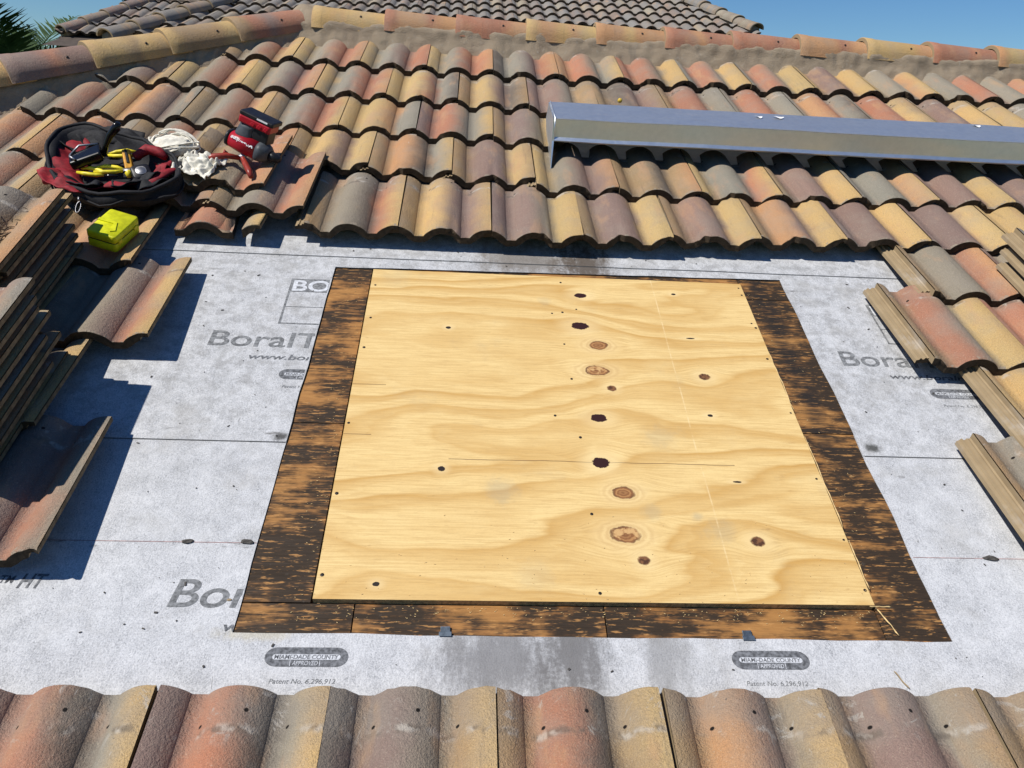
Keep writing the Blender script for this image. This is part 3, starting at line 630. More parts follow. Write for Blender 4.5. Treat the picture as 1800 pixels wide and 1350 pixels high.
# ------------------------------------------------------------------ laid courses of tile
HIP_A, HIP_B = Vector((-0.83, 4.20, 0)), Vector((-1.91, 3.25, 0))          # hip line on this slope
hipd = (HIP_B-HIP_A).normalized(); hipn = Vector((hipd.y, -hipd.x, 0)); hipn = hipn if hipn.dot(Vector((-1, 1, 0))) > 0 else -hipn
def lay(code, u, v, z=0.036, rz=None, tilt=None, ry=0.0, parent=roof, clip=None, name='roof_tile', jit=True):
    v -= 0.006*v
    m = tile_mat(u, v+(rnd.uniform(-.003, .003) if jit else 0), z+(rnd.uniform(0, .002) if jit else 0), rnd.uniform(-.5, .5) if rz is None else rz, tilt, ry)
    me = rnd.choice(TILES); planes = list(clip or [])
    far = max((m @ Vector((x, y, 0)) - HIP_A).dot(hipn) for x in (0, TW) for y in (0, TL))
    if far > 0.0: planes.append((HIP_A - hipn*0.02, hipn))
    if planes:
        me = clipped(me, m, planes, False)
        if me is None: return None
    o = link(name, me, parent, m); glaze(o, code or rcode()); return o
C1 = [(-.55, 2.25), (.47, 2.247), (.76, 2.266), (.97, 2.276), (1.4, 2.30), (1.8, 2.31), (2.2, 2.32)]
C2 = [(-1.9, 2.68), (-1.6, 2.672), (-.65, 2.695), (-.46, 2.685), (-.32, 2.67), (0, 2.642), (.24, 2.625), (.27, 2.59), (.6, 2.587), (1.4, 2.595), (2.05, 2.62)]
C3 = [(-1.76, 3.036), (-1.27, 3.015), (-.8, 2.997), (-.3, 3.005), (0, 2.987), (.3, 2.969)]
C4 = [(-1.42, 3.383), (-.78, 3.352), (-.17, 3.328), (.3, 3.300), (1, 3.29), (2.6, 3.30)]
C5 = [(-1.09, 3.723), (-.45, 3.696), (.3, 3.677), (1.7, 3.684), (2.65, 3.696)]
S = lambda *a: a
rows = [(C1, -.2279-.311, S('BGDTY', 'BYMMY', 'MMGYY', 'BMMYY', 'BMMYY', 'BOMYY', 'MMMYY', 'MMMYY', 'YYYGY', 'MMGYY', 'BTGYY')),
        (C2, -.3728-.311*6, S('GGMTY', 'GOTGY', 'OOTGG', 'BGTGY', 'BYDTO', 'BYMYY', 'BODGY', 'BMMYB', 'YGMMO', 'BBDBO', 'YGGTY', 'BMMYY', 'GGGOY', 'MMMYY', 'MMDYY', 'YGGYY')),
        (C3, -.2163-.311*5, S('GGTGG', 'YOMGG', 'BGTOY', 'BGTTY', 'YYOGG', 'MTGGY', 'BMGYB')),
        (C4, -.368-.311*4, S('GGMYB', 'YGTOY', 'YGMTO', 'YGTTO', 'YYTGD', 'BYMDB', 'MMGBB', 'BDMMB', 'BTTGG', 'GTTGG', 'GOTGD', 'GTTYB', 'BMMYY', 'YYYGG', 'GMGYY')),
        (C5, -.5211-.311*2, S('BGTBY', 'YGTTO', 'YGMTT', 'YGTTO', 'DGMTO', 'OTGGY', 'TTGYY', 'GTGYY', 'GTGYY', 'YMMYY', 'YGGOY', 'YGGTT', 'TGGTO', 'YGGYY'))]
for ri, (tab, u0, codes) in enumerate(rows):
    for j, c in enumerate(codes):
        u = u0 + j*TW
        if ri == 1 and -1.2 < u < -0.7: pass
        lay(c, u, lerp_tab(tab, u+TW/2))
# top sliver course tucked under the ridge mortar is cut off by it; the lower course by the camera
for j, c in enumerate(S('MTDGY', 'MTDGY', 'MTDGY', 'DMGBY', 'BTDBY', 'BOMGY', 'BMMGB', 'BBOBY', 'GTMGY', 'MTDGY', 'BGMTY')):
    lay(c, -.5377+(j-2)*TW, 0.6765-TL, 0.038)
# left-hand field: its ragged right edge steps in and out
UL1, UL2 = -1.005, -0.85
for v0, ue, cs in ((1.985, UL1, S('BOTOY', 'GGMTO', 'YMTGY')), (1.645, UL2, S('DGMTY', 'BGDGY', 'BTMGY')), (1.305, UL1, S('DDDBY', 'BGMTO', 'YMTGY')), (0.938, UL2, S('DDMTG', 'BGDGY', 'BTMGY')), (0.595, UL1, S('BBMTG', 'BGDGY'))):
    for j, c in enumerate(cs): lay(c, ue-TW*(j+1), v0, 0.037, 0.6 if j == 0 else None)
# the end of the first course pushed up the slope
lay('BGMTO', -0.855, 2.318, 0.062, -1.6, R_(-2.0)); lay('BMMMO', -1.172, 2.355, 0.050, -0.6, R_(-3.0)); lay('BGMYO', -1.486, 2.35, 0.045); lay('BGTGY', -1.80, 2.34, 0.045); lay('YGMTO', -2.11, 2.34, 0.045)
# right-hand field
for v0, ue, cs in ((2.000, 1.512, S('BGGTO', 'MGYGY', 'BTGYY')), (1.655, 1.357, S('BTGYY', 'TTTGG', 'BMMYY', 'GTGYY')), (1.305, 1.505, S('YYYYY', 'GTMGY', 'BTGYY')), (0.965, 1.355, S('BGBBB', 'TTMGY', 'BGGYY', 'MTGOY')), (0.62, 1.51, S('BGBBB', 'TTMGY', 'BOMGY'))):
    for j, c in enumerate(cs): lay(c, ue+TW*j, v0, 0.037)

# ------------------------------------------------------------------ ridge and hip caps, mortar
def cap_mesh(L=0.43, r0=0.112, r1=0.097, h0=0.100, h1=0.088, th=0.016, seg=14):
    mb = MB(); outer = []; inner = []
    def ringp(x, r, h, t_):
        pts = [(x, -r*1.02, -0.008)]+[(x, -r*math.cos(math.pi*i/seg), h*math.sin(math.pi*i/seg)**0.92) for i in range(seg+1)]+[(x, r*1.02, -0.008)]
        return [(p[0], p[1]*(1-t_/r), p[2]-(t_ if p[2] > 0 else 0)) for p in pts]
    xs = [(0, 0.0), (0.003, 0.003), (0.05, 0.002), (0.06, 0), (L, 0)]
    for x, e in xs:
        k = x/L; outer.append(ringp(x, r0+(r1-r0)*k+e, h0+(h1-h0)*k+e, 0)); inner.append(ringp(x, r0+(r1-r0)*k+e, h0+(h1-h0)*k+e, th))
    n = len(outer[0]); m = len(xs)
    mb.add([p for r in outer for p in r], [(j*n+i, (j+1)*n+i, (j+1)*n+i+1, j*n+i+1) for j in range(m-1) for i in range(n-1)], 0, True)
    mb.add([p for r in inner for p in r], [(j*n+i, j*n+i+1, (j+1)*n+i+1, (j+1)*n+i) for j in range(m-1) for i in range(n-1)], 1, True)
    for e in (0, m-1): mb.add(outer[e]+inner[e], [((i, i+1, n+i+1, n+i) if e == 0 else (n+i, n+i+1, i+1, i)) for i in range(n-1)], 1)
    for s_ in (0, n-1): mb.add([outer[0][s_], outer[-1][s_], inner[-1][s_], inner[0][s_]], [(0, 1, 2, 3)], 1)
    return mb.mesh('cap', [M['captile'], M['raw']])
CAP = cap_mesh()
holeme = MB(); holeme.rings([ring(0.006, 0), ring(0.006, 0.0006)]); holeme = holeme.mesh('hole', [M['nail']])
def place_cap(m, code, parent, hole=True, name='ridge_cap'):
    o = link(name, CAP, parent, m); glaze(o, code)
    if hole:   # nail hole low on the near face
        a = R_(38); link('nail_hole', holeme, o, T(0.24, -0.104*math.cos(a), 0.094*math.sin(a)**0.92+0.0012) @ RX(52))
    return o
# ridge: level, so its caps are turned back by the slope
RC_V, RC_Z = 4.155, 0.072
ucap = -0.805; ridge_codes = ['YYYYY', 'TOOTO', 'TTTTO', 'YOYOY', 'OOYOO', 'TTOTT', 'TTTTT', 'OOOTO', 'YYYYO', 'TTTTT', 'OYOYO', 'YYYYY']
for i, c in enumerate(ridge_codes):
    place_cap(T(ucap+0.3575*i, RC_V+rnd.uniform(-.004, .004), RC_Z+rnd.uniform(-.002, .003)) @ Matrix.Rotation(-PITCH, 4, 'X') @ RZ(rnd.uniform(-.6, .6)) @ RY(1.6), c, roof)
# hip: big end downhill
hx = (HIP_A-HIP_B).normalized(); hyv = Vector((0, 0, 1)).cross(hx)
hm = Matrix((( hx.x, hyv.x, 0, 0), (hx.y, hyv.y, 0, 0), (0, 0, 1, 0), (0, 0, 0, 1)))
for i, c in enumerate(['BTMTT', 'YBBBY', 'YYBYY', 'MMTMM', 'YBOYY', 'TMTOO']):
    p = HIP_A - hx*(0.45+0.335*i)
    place_cap(T(p.x, p.y, 0.084+0.006*i) @ hm @ RX(-12) @ RY(2.0) @ Matrix.Scale(0.90, 4, Vector((0, 0, 1))), c, roof)
def wob(p, f, a): return mnoise.fractal(Vector(p)*f, 1.0, 2.0, 4)*a
def mortar_band(name, base, along, n, prof):
    def fn(s_, t_):
        k = s_*n; p = base(s_); i = t_*(len(prof)-1); j = min(int(i), len(prof)-2); q = i-j
        off = prof[j][0]+(prof[j+1][0]-prof[j][0])*q; z = prof[j][1]+(prof[j+1][1]-prof[j][1])*q
        w = wob((p.x, p.y+off, z), 8, 0.009)+wob((p.x*0.6, p.y+off, z+3), 34, 0.005)
        return (p.x+along.x*(off+w*0.6), p.y+along.y*(off+w*0.6), z+w)
    mb = MB(); mb.grid(fn, n, 14); return build(mb, name, M['mortar'], roof)
mortar_band('ridge_mortar', lambda s_: Vector((-0.95+s_*4.4, RC_V, 0)), Vector((0, -1, 0)), 420, [(0.02, 0.10), (0.080, 0.132), (0.098, 0.122), (0.113, 0.098), (0.138, 0.072), (0.165, 0.045), (0.19, 0.018)])
mortar_band('ridge_mortar', lambda s_: Vector((-0.95+s_*4.4, RC_V, 0)), Vector((0, 1, 0)), 60, [(-0.02, 0.10), (0.10, 0.03), (0.20, -0.12)])
mortar_band('hip_mortar', lambda s_: HIP_A - hx*(s_*2.1-0.03), -hipn, 240, [(0.02, 0.11), (0.080, 0.112), (0.100, 0.098), (0.112, 0.078), (0.128, 0.060), (0.155, 0.036), (0.19, 0.005)])
mortar_band('hip_mortar', lambda s_: HIP_A - hx*(s_*2.1-0.03), hipn, 40, [(-0.02, 0.10), (0.11, 0.05), (0.16, -0.10)])
mb = MB()
def blob(s_, t_):
    a = 2*math.pi*s_; b = math.pi/2*t_; d_ = Vector((math.cos(a)*math.cos(b), math.sin(a)*math.cos(b), math.sin(b)))
    p = Vector((-0.835, 4.165, 0.06))+Vector((d_.x*0.125, d_.y*0.115, d_.z*0.108)); w = wob(p, 12, 0.014)
    return p+d_*w
mb.grid(blob, 28, 10); build(mb, 'peak_mortar', M['mortar'], roof)
# the other slopes of this roof, behind the ridge and the hip
bk = Vector((0, math.cos(2*PITCH), -math.sin(2*PITCH)))
mb = MB(); a0 = Vector((-0.85, 4.20, 0.02)); a1 = Vector((4.2, 4.20, 0.02)); mb.add([a0, a1, a1+bk*4, a0+bk*4-Vector((2.5, 0, 0))], [(0, 1, 2, 3)])
h1 = HIP_A-hx*3.6; lw = Vector((-2.2, 0.9, -1.35)); mb.add([a0, a0+bk*4-Vector((2.5, 0, 0)), h1+lw, h1+Vector((0, 0, 0.02))], [(0, 1, 2, 3)])
build(mb, 'rear_slope', M['raw'], roof)

# ------------------------------------------------------------------ off-ridge vent of galvanised sheet
vx0, vx1 = 0.325, 3.2
vent = empty('vent_hood', Matrix.Identity(4)); vent.parent = roof
tag(vent, 'long galvanised sheet metal vent hood among the tiles')
def extr(pts, x0, x1, name, mat='galv', th=0.0018, parent=vent):
    mb = MB(); n = len(pts); ks = 24
    vv = [(x0+(x1-x0)*i/ks, y, z+wob((x0+(x1-x0)*i/ks, y, z), 2.5, 0.004)) for i in range(ks+1) for y, z in pts]
    mb.add(vv, [(i*n+j, i*n+j+1, (i+1)*n+j+1, (i+1)*n+j) for i in range(ks) for j in range(n-1)], 0)
    return build(mb, name, M[mat], parent, solid=th)
extr([(3.135, 0.150), (3.115, 0.176), (2.872, 0.214)], vx0, vx1, 'hood_top')
extr([(2.8705, 0.2125), (2.857, 0.146)], vx0, vx1, 'hood_front')
extr([(2.8555, 0.146), (2.846, 0.137), (2.850, 0.131), (2.866, 0.134)], vx0, vx1, 'drip_lip')
extr([(3.14, 0.150), (3.12, 0.040), (2.96, 0.035), (2.90, 0.030)], vx0, vx1, 'base_flange')
mb = MB(); ep = [(2.79, 0.045), (2.846, 0.135), (2.870, 0.214), (3.115, 0.177), (3.16, 0.09), (3.10, 0.06)]
mb.add([(vx0-0.004+0.006*(i % 2), y, z) for i, (y, z) in enumerate(ep)]+[(vx0-0.006, y, z) for y, z in ep], [tuple(range(6)), tuple(range(11, 5, -1))]+[(i, 6+i, 6+(i+1) % 6, (i+1) % 6) for i in range(6)])
build(mb, 'end_plate', M['galv'], vent)
build(MB().tube([(vx0+0.001, 2.850, 0.140), (vx0+0.001, 2.872, 0.216), (vx0+0.001, 3.115, 0.180)], 0.0028, 6), 'folded_edge', M['galv'], vent)
for xx in (0.545,): extr([(2.8698, 0.2105), (2.8563, 0.147)], xx, xx+0.0035, 'seam', 'galv', 0.0022)
for xx, yy, l in ((1.245, 3.06, 0.035), (2.12, 3.09, 0.022), (1.165, 3.05, 0.02)):
    mb = MB(); mb.grid(lambda s_, t_: (xx+l*s_+0.01*t_, yy-0.028*t_*(0.5+0.5*math.sin(s_*3.1)), 0.1785+(3.115-yy+0.028*t_)*0.155+0.0035*math.sin(s_*5+t_*3)*0.3+0.0030), 6, 4); build(mb, 'paint_smear', M['paint'], vent)

# ------------------------------------------------------------------ loose and stacked tiles (lift-away things)
def loose(code, label, group, u, v, z, rz=0, tilt=0.0, ry=0, clip=None, mesh=None):
    m = ROOF_M @ T(u, v, z) @ RZ(rz) @ RX(tilt) @ RY(ry)
    me = rnd.choice(TILES)
    if clip: me = clipped(TILE, Matrix.Identity(4), clip)
    o = link('roof_tile', me); o.matrix_world = m; glaze(o, code)
    return tag(o, label, 'roof tile', group, 'thing')
ORD = ['topmost', 'second', 'third', 'fourth', 'fifth', 'sixth', 'seventh', 'eighth', 'ninth']
def stack(uright, v, ztop, n, dz, codes, text, group, zbase, shifts=None):
    for i in range(n):
        z = ztop-0.064-i*dz; sh = (shifts or {}).get(i, 0)
        u = uright-TW+(rnd.uniform(-.004, .004) if i else 0)
        lab = ('topmost tile of the ' + text) if i == 0 else ('bottom tile of the ' + text) if i == n-1 else (ORD[i] + ' tile from the top in the ' + text)
        loose(codes[i % len(codes)], lab, group, u, v+sh+(rnd.uniform(-.015, .015) if i else 0), z, rnd.uniform(-.5, .5), -1.0)
stack(-1.165, 1.632, 0.300, 6, 0.0345, ['DGDBO', 'BGMTY', 'MTGBO', 'BGMTO'], 'stack by the tool bag', 'tiles stacked by the tool bag', 0.1, {1: 0.05, 2: 0.02, 3: -0.02})
stack(-1.035, 1.145, 0.335, 8, 0.0340, ['BMMTG', 'BGMTY', 'MTGBO', 'DGDGY'], 'lower stack at the left edge', 'tiles stacked at the lower left', 0.1, {1: -0.03, 2: -0.01, 4: -0.04, 6: -0.06})
for i, (du, dv, zz) in enumerate(((0.0, 0.0, 0.166), (-0.008, -0.04, 0.131), (-0.022, -0.075, 0.096))):
    loose(('GMMYY', 'BGGYY', 'YYMGG')[i], ('topmost', 'middle', 'bottom')[i]+' tile of the short stack at the right edge', 'tiles stacked at the right', 1.843+du, 1.80+dv, zz, -1, -3.0)
loose('BBGTO', 'grey and orange tile lying loose under the red power drill', None, -1.000, 2.402, 0.098, -2.5, -3.0, 1.5)
loose('BTTGG', 'broken tile piece with a red pan under the pushed-up course', None, -1.01, 2.225, 0.030, -1.5, -4.2, 0, [((0.24, 0, 0), (1, 0.15, 0)), ((0.05, 0, 0), (-1, 0, 0))])
loose('GGGGY', 'small broken tile corner beside the broken red piece', None, -0.985, 2.235, 0.030, -3.5, -4.2, 0, [((0.245, 0, 0), (-1, -0.1, 0))])

# ------------------------------------------------------------------ helpers to stand things on the roof
def on_roof(u, v, z, rz=0, rx=0, ry=0): return ROOF_M @ T(u, v, z) @ RZ(rz) @ RX(rx) @ RY(ry)

# needles on the stack by the bag
mb = MB()
for i in range(150):
    a = rnd.uniform(0, math.tau); r = abs(rnd.gauss(0, 0.045)); x, y = r*math.cos(a), r*math.sin(a)*1.5; l = rnd.uniform(0.015, 0.045); th = rnd.uniform(0, math.tau); z = 0.004+max(0, 0.020-r*0.25)*rnd.random()
    mb.tube([(x, y, z), (x+l*math.cos(th)*0.5, y+l*math.sin(th)*0.5, z+0.003), (x+l*math.cos(th), y+l*math.sin(th), z+rnd.uniform(-.003, .006))], [0.0012, 0.0016, 0.0006], 4)
o = build(mb, 'dry_needles', M['needle'], None, on_roof(-1.275, 1.80, 0.262)); tag(o, 'dry brown needles heaped on the topmost tile of the left stack', 'debris', None, 'stuff')

# grit and chips strewn on the underlayment
mb = MB()
for i in range(230):
    x, y = rnd.uniform(-0.85, 1.5), rnd.uniform(0.72, 2.25); s_ = rnd.choice([0.0012, 0.0016, 0.002, 0.0028, 0.004])
    inside = HX0-0.01 < x < HX1+0.01 and HY0-0.01 < y < HY1+0.02
    if inside: continue
    a = rnd.uniform(0, 6.28); rr = Matrix.Rotation(a, 3, 'Z')
    mb.box((x, y, 0.0055 if y > 2.18 else 0.0035 if y > 1.342 else 0.0015), (s_*rnd.uniform(1, 2.6), s_, s_*0.25), rr)
o = build(mb, 'roof_grit', M['grit'], None, ROOF_M); tag(o, 'dark grit and chips scattered over the grey underlayment', 'debris', None, 'stuff')
mb = MB()
for i in range(420):
    ed = rnd.choice((0, 1, 2, 2, 3)); a = abs(rnd.gauss(0, 0.05))
    x, y, z = ((PX0-0.006-a*0.6, rnd.uniform(0.83, 2.1), -0.0018), (PX1+0.005+a*0.6, rnd.uniform(0.83, 2.1), -0.0018), (rnd.uniform(PX0, PX1), PY0-0.006-a*0.35, -0.0018), (rnd.uniform(PX0, PX1), PY0+a*2, 0.0135))[ed]
    if y < 0.822: continue
    mb.box((x, y, z), (rnd.uniform(0.001, 0.004), rnd.uniform(0.0006, 0.0014), 0.0006), Matrix.Rotation(rnd.uniform(-.6, .6), 3, 'Z'))
o = build(mb, 'sawdust', M['splint'], None, ROOF_M); tag(o, 'pale sawdust crumbs along the edges of the plywood panel', 'debris', None, 'stuff')
for (x, y, l, nm, lab, mat) in ((1.255, 1.023, 0.035, 'mortar_crumb', 'grey mortar crumb on the red chalk line at right', 'grit'), (-0.475, 0.891, 0.012, 'pebble', 'small tan pebble on the printed letters at lower left', 'raw'),
                                (-0.60, 1.036, 0.026, 'mortar_crumb', 'dark mortar crumb on the chalk line at left', 'grit'), (-0.47, 1.037, 0.03, 'mortar_crumb', 'flat mortar crumb beside the left sheathing edge', 'grit')):
    mb = MB(); mb.grid(lambda s_, t_: (Vector((math.cos(6.2832*s_)*math.sin(math.pi*t_)*l/2, math.sin(6.2832*s_)*math.sin(math.pi*t_)*l*0.22, math.cos(math.pi*t_)*l*0.06))*(1+wob((s_*3, t_*3, l*90), 1.5, 0.5))), 12, 6)
    tag(build(mb, nm, M[mat], None, on_roof(x, y, 0.001+l*0.03, rnd.uniform(-15, 15))), lab, 'crumb')
n = 8; tag(build(MB().tube([(0.905+0.0022*i, 0.742-0.0048*i, 0.003+0.0012*math.sin(i)) for i in range(n+1)], [0.0005]+[0.0016]*(n-1)+[0.0008], 5), 'wood_splinter', M['raw'], None, ROOF_M), 'thin brown wood splinter lying above the bottom tile course', 'splinter')
mb = MB(); mb.rings([[(0.011*math.sin(math.pi*j/6)*math.cos(a*math.pi/5), 0.011*math.sin(math.pi*j/6)*math.sin(a*math.pi/5), 0.010*math.cos(math.pi*j/6)) for a in range(10)] for j in range(7)], closed_ends=False)
tag(build(mb, 'fallen_fruit', M['berry'], None, on_roof(0.655, 3.33, 0.112)), 'small yellow fruit resting on a tile behind the metal vent', 'fruit')

# ------------------------------------------------------------------ yellow bit case
yb = empty('bit_case', on_roof(-1.094, 2.098, 0.094, -12, -1, 9), 'yellow green plastic drill bit case on a tile edge', 'case')
def rbox(w, d, z0, z1, r, seg=5, inset=0.0):
    def rg(z, e):
        pts = []
        for (cx, cy, a0) in ((w/2-r, d/2-r, 0), (-w/2+r, d/2-r, 90), (-w/2+r, -d/2+r, 180), (w/2-r, -d/2+r, 270)):
            for i in range(seg+1): a = R_(a0+90*i/seg); pts.append((cx+(r-e)*math.cos(a), cy+(r-e)*math.sin(a), z))
        return pts
    b = 0.003; return [rg(z0, b), rg(z0+b, 0), rg(z1-b, 0), rg(z1, b)]
mb = MB(); mb.rings(rbox(0.092, 0.135, 0, 0.029, 0.010)); build(mb, 'base_shell', M['yel'], yb)
mb = MB(); mb.rings(rbox(0.092, 0.135, 0.0305, 0.056, 0.010)); lid = build(mb, 'lid', M['yel'], yb)
mb = MB(); mb.rings(rbox(0.088, 0.131, 0.0285, 0.031, 0.009)); build(mb, 'seam', M['blackp'], yb)
mb = MB(); mb.add([(-0.044, 0.006, 0.0575), (0.012, 0.006, 0.0575), (0.030, -0.035, 0.0575), (0.018, -0.045, 0.0575), (0.006, -0.004, 0.0575), (-0.044, -0.006, 0.0575)], [(0, 1, 2, 3, 4, 5)])
build(mb, 'raised_emblem', M['yel'], lid, solid=0.003)
mb = MB(); mb.box((-0.048, -0.008, 0.030), (0.006, 0.048, 0.026)); build(mb, 'latch', M['clear'], yb, bevel=0.0015)
for yy in (0.04, -0.045):
    mb = MB(); mb.box((0.047, yy, 0.030), (0.005, 0.016, 0.012)); build(mb, 'hinge', M['yel2'], yb, bevel=0.001)

# ------------------------------------------------------------------ tool bag
bag = empty('tool_bag', on_roof(-1.215, 2.475, 0.088), 'open black and red nylon tool bag slumped on the tiles', 'tool bag')
BAG = [(-0.205, -0.016, .075), (-0.225, 0.06, .095), (-0.215, 0.150, .098), (-0.150, 0.205, .100), (-0.05, 0.175, .092), (0.045, 0.130, .088), (0.13, 0.07, .088), (0.205, 0.01, .080), (0.245, -0.07, .075), (0.225, -0.150, .070), (0.13, -0.205, .068), (0.0, -0.215, .066), (-0.11, -0.155, .064), (-0.175, -0.085, .066)]
def bag_ring(k, zf, zadd=0.0, w=0.0, ph=0.0, sub=4):
    out = []; n = len(BAG)
    for i in range(n):
        p0, p1, p2, p3 = (Vector(BAG[(i+q) % n]) for q in (-1, 0, 1, 2))
        for q in range(sub):
            t_ = q/sub; p = 0.5*((2*p1)+(p2-p0)*t_+(2*p0-5*p1+4*p2-p3)*t_*t_+(3*p1-p0-3*p2+p3)*t_**3)
            f = k*(1+w*mnoise.noise(Vector((p.x*9, p.y*9, ph)))); out.append((p.x*f, p.y*f, p.z*zf+zadd+w*0.10*mnoise.noise(Vector((p.x*14, p.y*14, ph+4)))))
    return out
mb = MB(); mb.rings([bag_ring(.82, 0, 0.0), bag_ring(.97, .12, .004, .10, 1), bag_ring(1.04, .45, 0, .16, 2), bag_ring(1.02, .8, 0, .16, 3), bag_ring(1.0, 1.0, 0, .10, 4), bag_ring(.95, 1.02, 0, .10, 4), bag_ring(.88, .80, 0, .18, 5), bag_ring(.80, .35, 0, .2, 6), bag_ring(.4, 0.0, .024, .05, 6)])
build(mb, 'shell', M['black'], bag, sub=1)
r1 = bag_ring(1.0, 1.0, .002, .10, 4); mb = MB(); mb.tube(r1+[r1[0]], 0.0065, 8, caps=False); build(mb, 'zipper_rim', M['black'], bag)
r2 = bag_ring(1.045, .62, 0, .16, 2); mb = MB(); mb.tube(r2+[r2[0]], 0.0035, 6, caps=False); build(mb, 'piping', M['black'], bag)
def flap(a0, a1, r0, r1_, z0, z1, name, mat, ph, n=22):
    mb = MB()
    def fn(s_, t_):
        a = R_(a0+(a1-a0)*s_); rr = r0+(r1_-r0)*t_; k = mnoise.noise(Vector((s_*5, t_*2.5, ph)))
        return (0.01+math.cos(a)*rr*1.02-0.35*rr*max(0, math.sin(a)), math.sin(a)*rr*0.95, z0-0.024+(z1-z0)*t_+0.022*k+0.014*math.sin(s_*9+ph)*math.sin(math.pi*t_))
    mb.grid(fn, n, 8); return build(mb, name, M[mat], bag, solid=0.003)
flap(200, 320, .185, .115, .088, .052, 'lining_flap', 'red', 1.0)
flap(-30, 25, .190, .13, .096, .070, 'lining_flap', 'red', 4.0)
flap(120, 200, .200, .10, .095, .050, 'lining_flap', 'red', 7.0)
flap(50, 128, .200, .10, .112, .050, 'lining_flap', 'black', 9.0)
flap(225, 275, .200, .14, .104, .062, 'lining_flap', 'black', 12.0); flap(285, 345, .205, .12, .106, .066, 'lining_flap', 'black', 15.0)
mb = MB(); mb.tube([(0.10, 0.02, 0.094), (0.135, 0.055, 0.108), (0.175, 0.045, 0.106), (0.205, 0.02, 0.100)], [0.014, 0.018, 0.018, 0.012], 10); build(mb, 'pocket_roll', M['red'], bag, T(-0.03, 0.0, -0.018))
mb = MB(); mb.tube([(0.222, -0.03, 0.095), (0.200, -0.09, 0.108), (0.160, -0.14, 0.098), (0.120, -0.165, 0.060)], [0.010, 0.020, 0.018, 0.010], 10, flat=0.5); build(mb, 'side_panel', M['red'], bag, T(0.005, 0.01, -0.030))
mb = MB(); mb.tube([(-0.235, -0.075, 0.055), (-0.250, -0.085, 0.050), (-0.245, -0.105, 0.040)], [0.012, 0.016, 0.010], 8); build(mb, 'side_tab', M['red'], bag, T(0.055, 0.005, -0.010))
mb = MB(); lp = [(0.012*math.cos(a*math.pi/6)*(0.55+0.45*math.cos(a*math.pi/12)**2), -0.023*math.sin(a*math.pi/12)*1.0*2, 0.0) for a in range(13)]
lp = [(0.009*math.sin(2*math.pi*i/14), -0.028+0.026*math.cos(2*math.pi*i/14), -0.004*math.cos(2*math.pi*i/14)) for i in range(15)]
mb.tube([(x, y, z) for x, y, z in lp], 0.0017, 6, caps=False); mb.tube([(0, 0.012, 0.006), (0, -0.004, 0.004)], 0.004, 6)
build(mb, 'zipper_pull', M['steel'], bag, T(-0.03, -0.228, 0.045) @ RX(35) @ Matrix.Scale(0.8, 4))
# what sticks out of the bag
ht_ = empty('hand_tool', on_roof(-1.285, 2.470, 0.150, 10), 'black hand tool with a curved grip standing in the bag', 'hand tool')
mb = MB(); mb.tube([(0.045, 0.01, 0.02), (0.060, 0.018, 0.055), (0.080, 0.022, 0.085), (0.105, 0.020, 0.110), (0.118, 0.018, 0.128)], [0.009, 0.009, 0.012, 0.0145, 0.010], 10); build(mb, 'grip', M['gloss'], ht_)
mb = MB(); mb.box((-0.005, -0.01, 0.025), (0.105, 0.070, 0.030), (RZ(12) @ RY(-14)).to_3x3()); build(mb, 'head', M['gloss'], ht_, bevel=0.006)
mb = MB(); mb.tube([(-0.055, 0.000, 0.030), (-0.048, -0.030, 0.038), (-0.030, -0.048, 0.036)], 0.0045, 6); mb.tube([(-0.055, 0.0, 0.03), (-0.03, 0.034, 0.046), (0.03, 0.034, 0.05)], 0.0035, 6); build(mb, 'steel_edge', M['steel'], ht_)
def plier(name, u, v, z, rz, lab, m1, m2):
    e = empty(name, on_roof(u, v, z-0.012, rz) @ Matrix.Scale(0.78, 4), lab, 'pliers')
    for s_ in (-1, 1):
        mb = MB(); mb.tube([(0.0, 0.004*s_, 0.0), (0.03, 0.020*s_, 0.004), (0.075, 0.026*s_, 0.008), (0.115, 0.018*s_, 0.006)], [0.006, 0.009, 0.0095, 0.006], 8); build(mb, 'handle', M[m1], e)
    mb = MB(); mb.tube([(0.005, 0, 0), (-0.02, 0, 0), (-0.055, 0.0, 0.0)], [0.013, 0.014, 0.004], 8, flat=0.5); build(mb, 'jaws', M[m2], e)
    return e
plier('pliers', -1.215, 2.405, 0.155, 172, 'yellow handled pliers lying at the front of the bag', 'yel2', 'gloss')
plier('pliers', -1.25, 2.535, 0.160, 5, 'yellow handled snips lying at the back of the bag', 'yel2', 'gloss')
plier('pliers', -1.165, 2.435, 0.158, 190, 'black jawed pliers with yellow grips in the middle of the bag', 'yel2', 'steel')
tm = empty('tape_measure', on_roof(-1.105, 2.425, 0.128, 30, 20), 'black and steel tape measure at the right end of the bag', 'tape measure')
mb = MB(); mb.rings(rbox(0.06, 0.06, 0, 0.032, 0.014)); build(mb, 'case', M['blackp'], tm); mb = MB(); mb.rings(rbox(0.034, 0.034, 0.0315, 0.034, 0.014)); build(mb, 'badge', M['steel'], tm)
cl = flap(205, 262, .235, .165, .098, .085, 'torn_flap', 'red', 21.0); cl2 = flap(-55, 10, .235, .15, .092, .070, 'torn_flap', 'black', 25.0); flap(60, 150, .225, .15, .112, .080, 'torn_flap', 'black', 29.0)
kn = empty('utility_knife', on_roof(-1.165, 2.485, 0.150, 110, 0, -35), 'orange and yellow utility knife among the tools in the bag', 'knife')
mb = MB(); mb.box((0, 0, 0.012), (0.090, 0.030, 0.024), None, 0, 0.8); build(mb, 'body', M['oran'], kn, bevel=0.004)
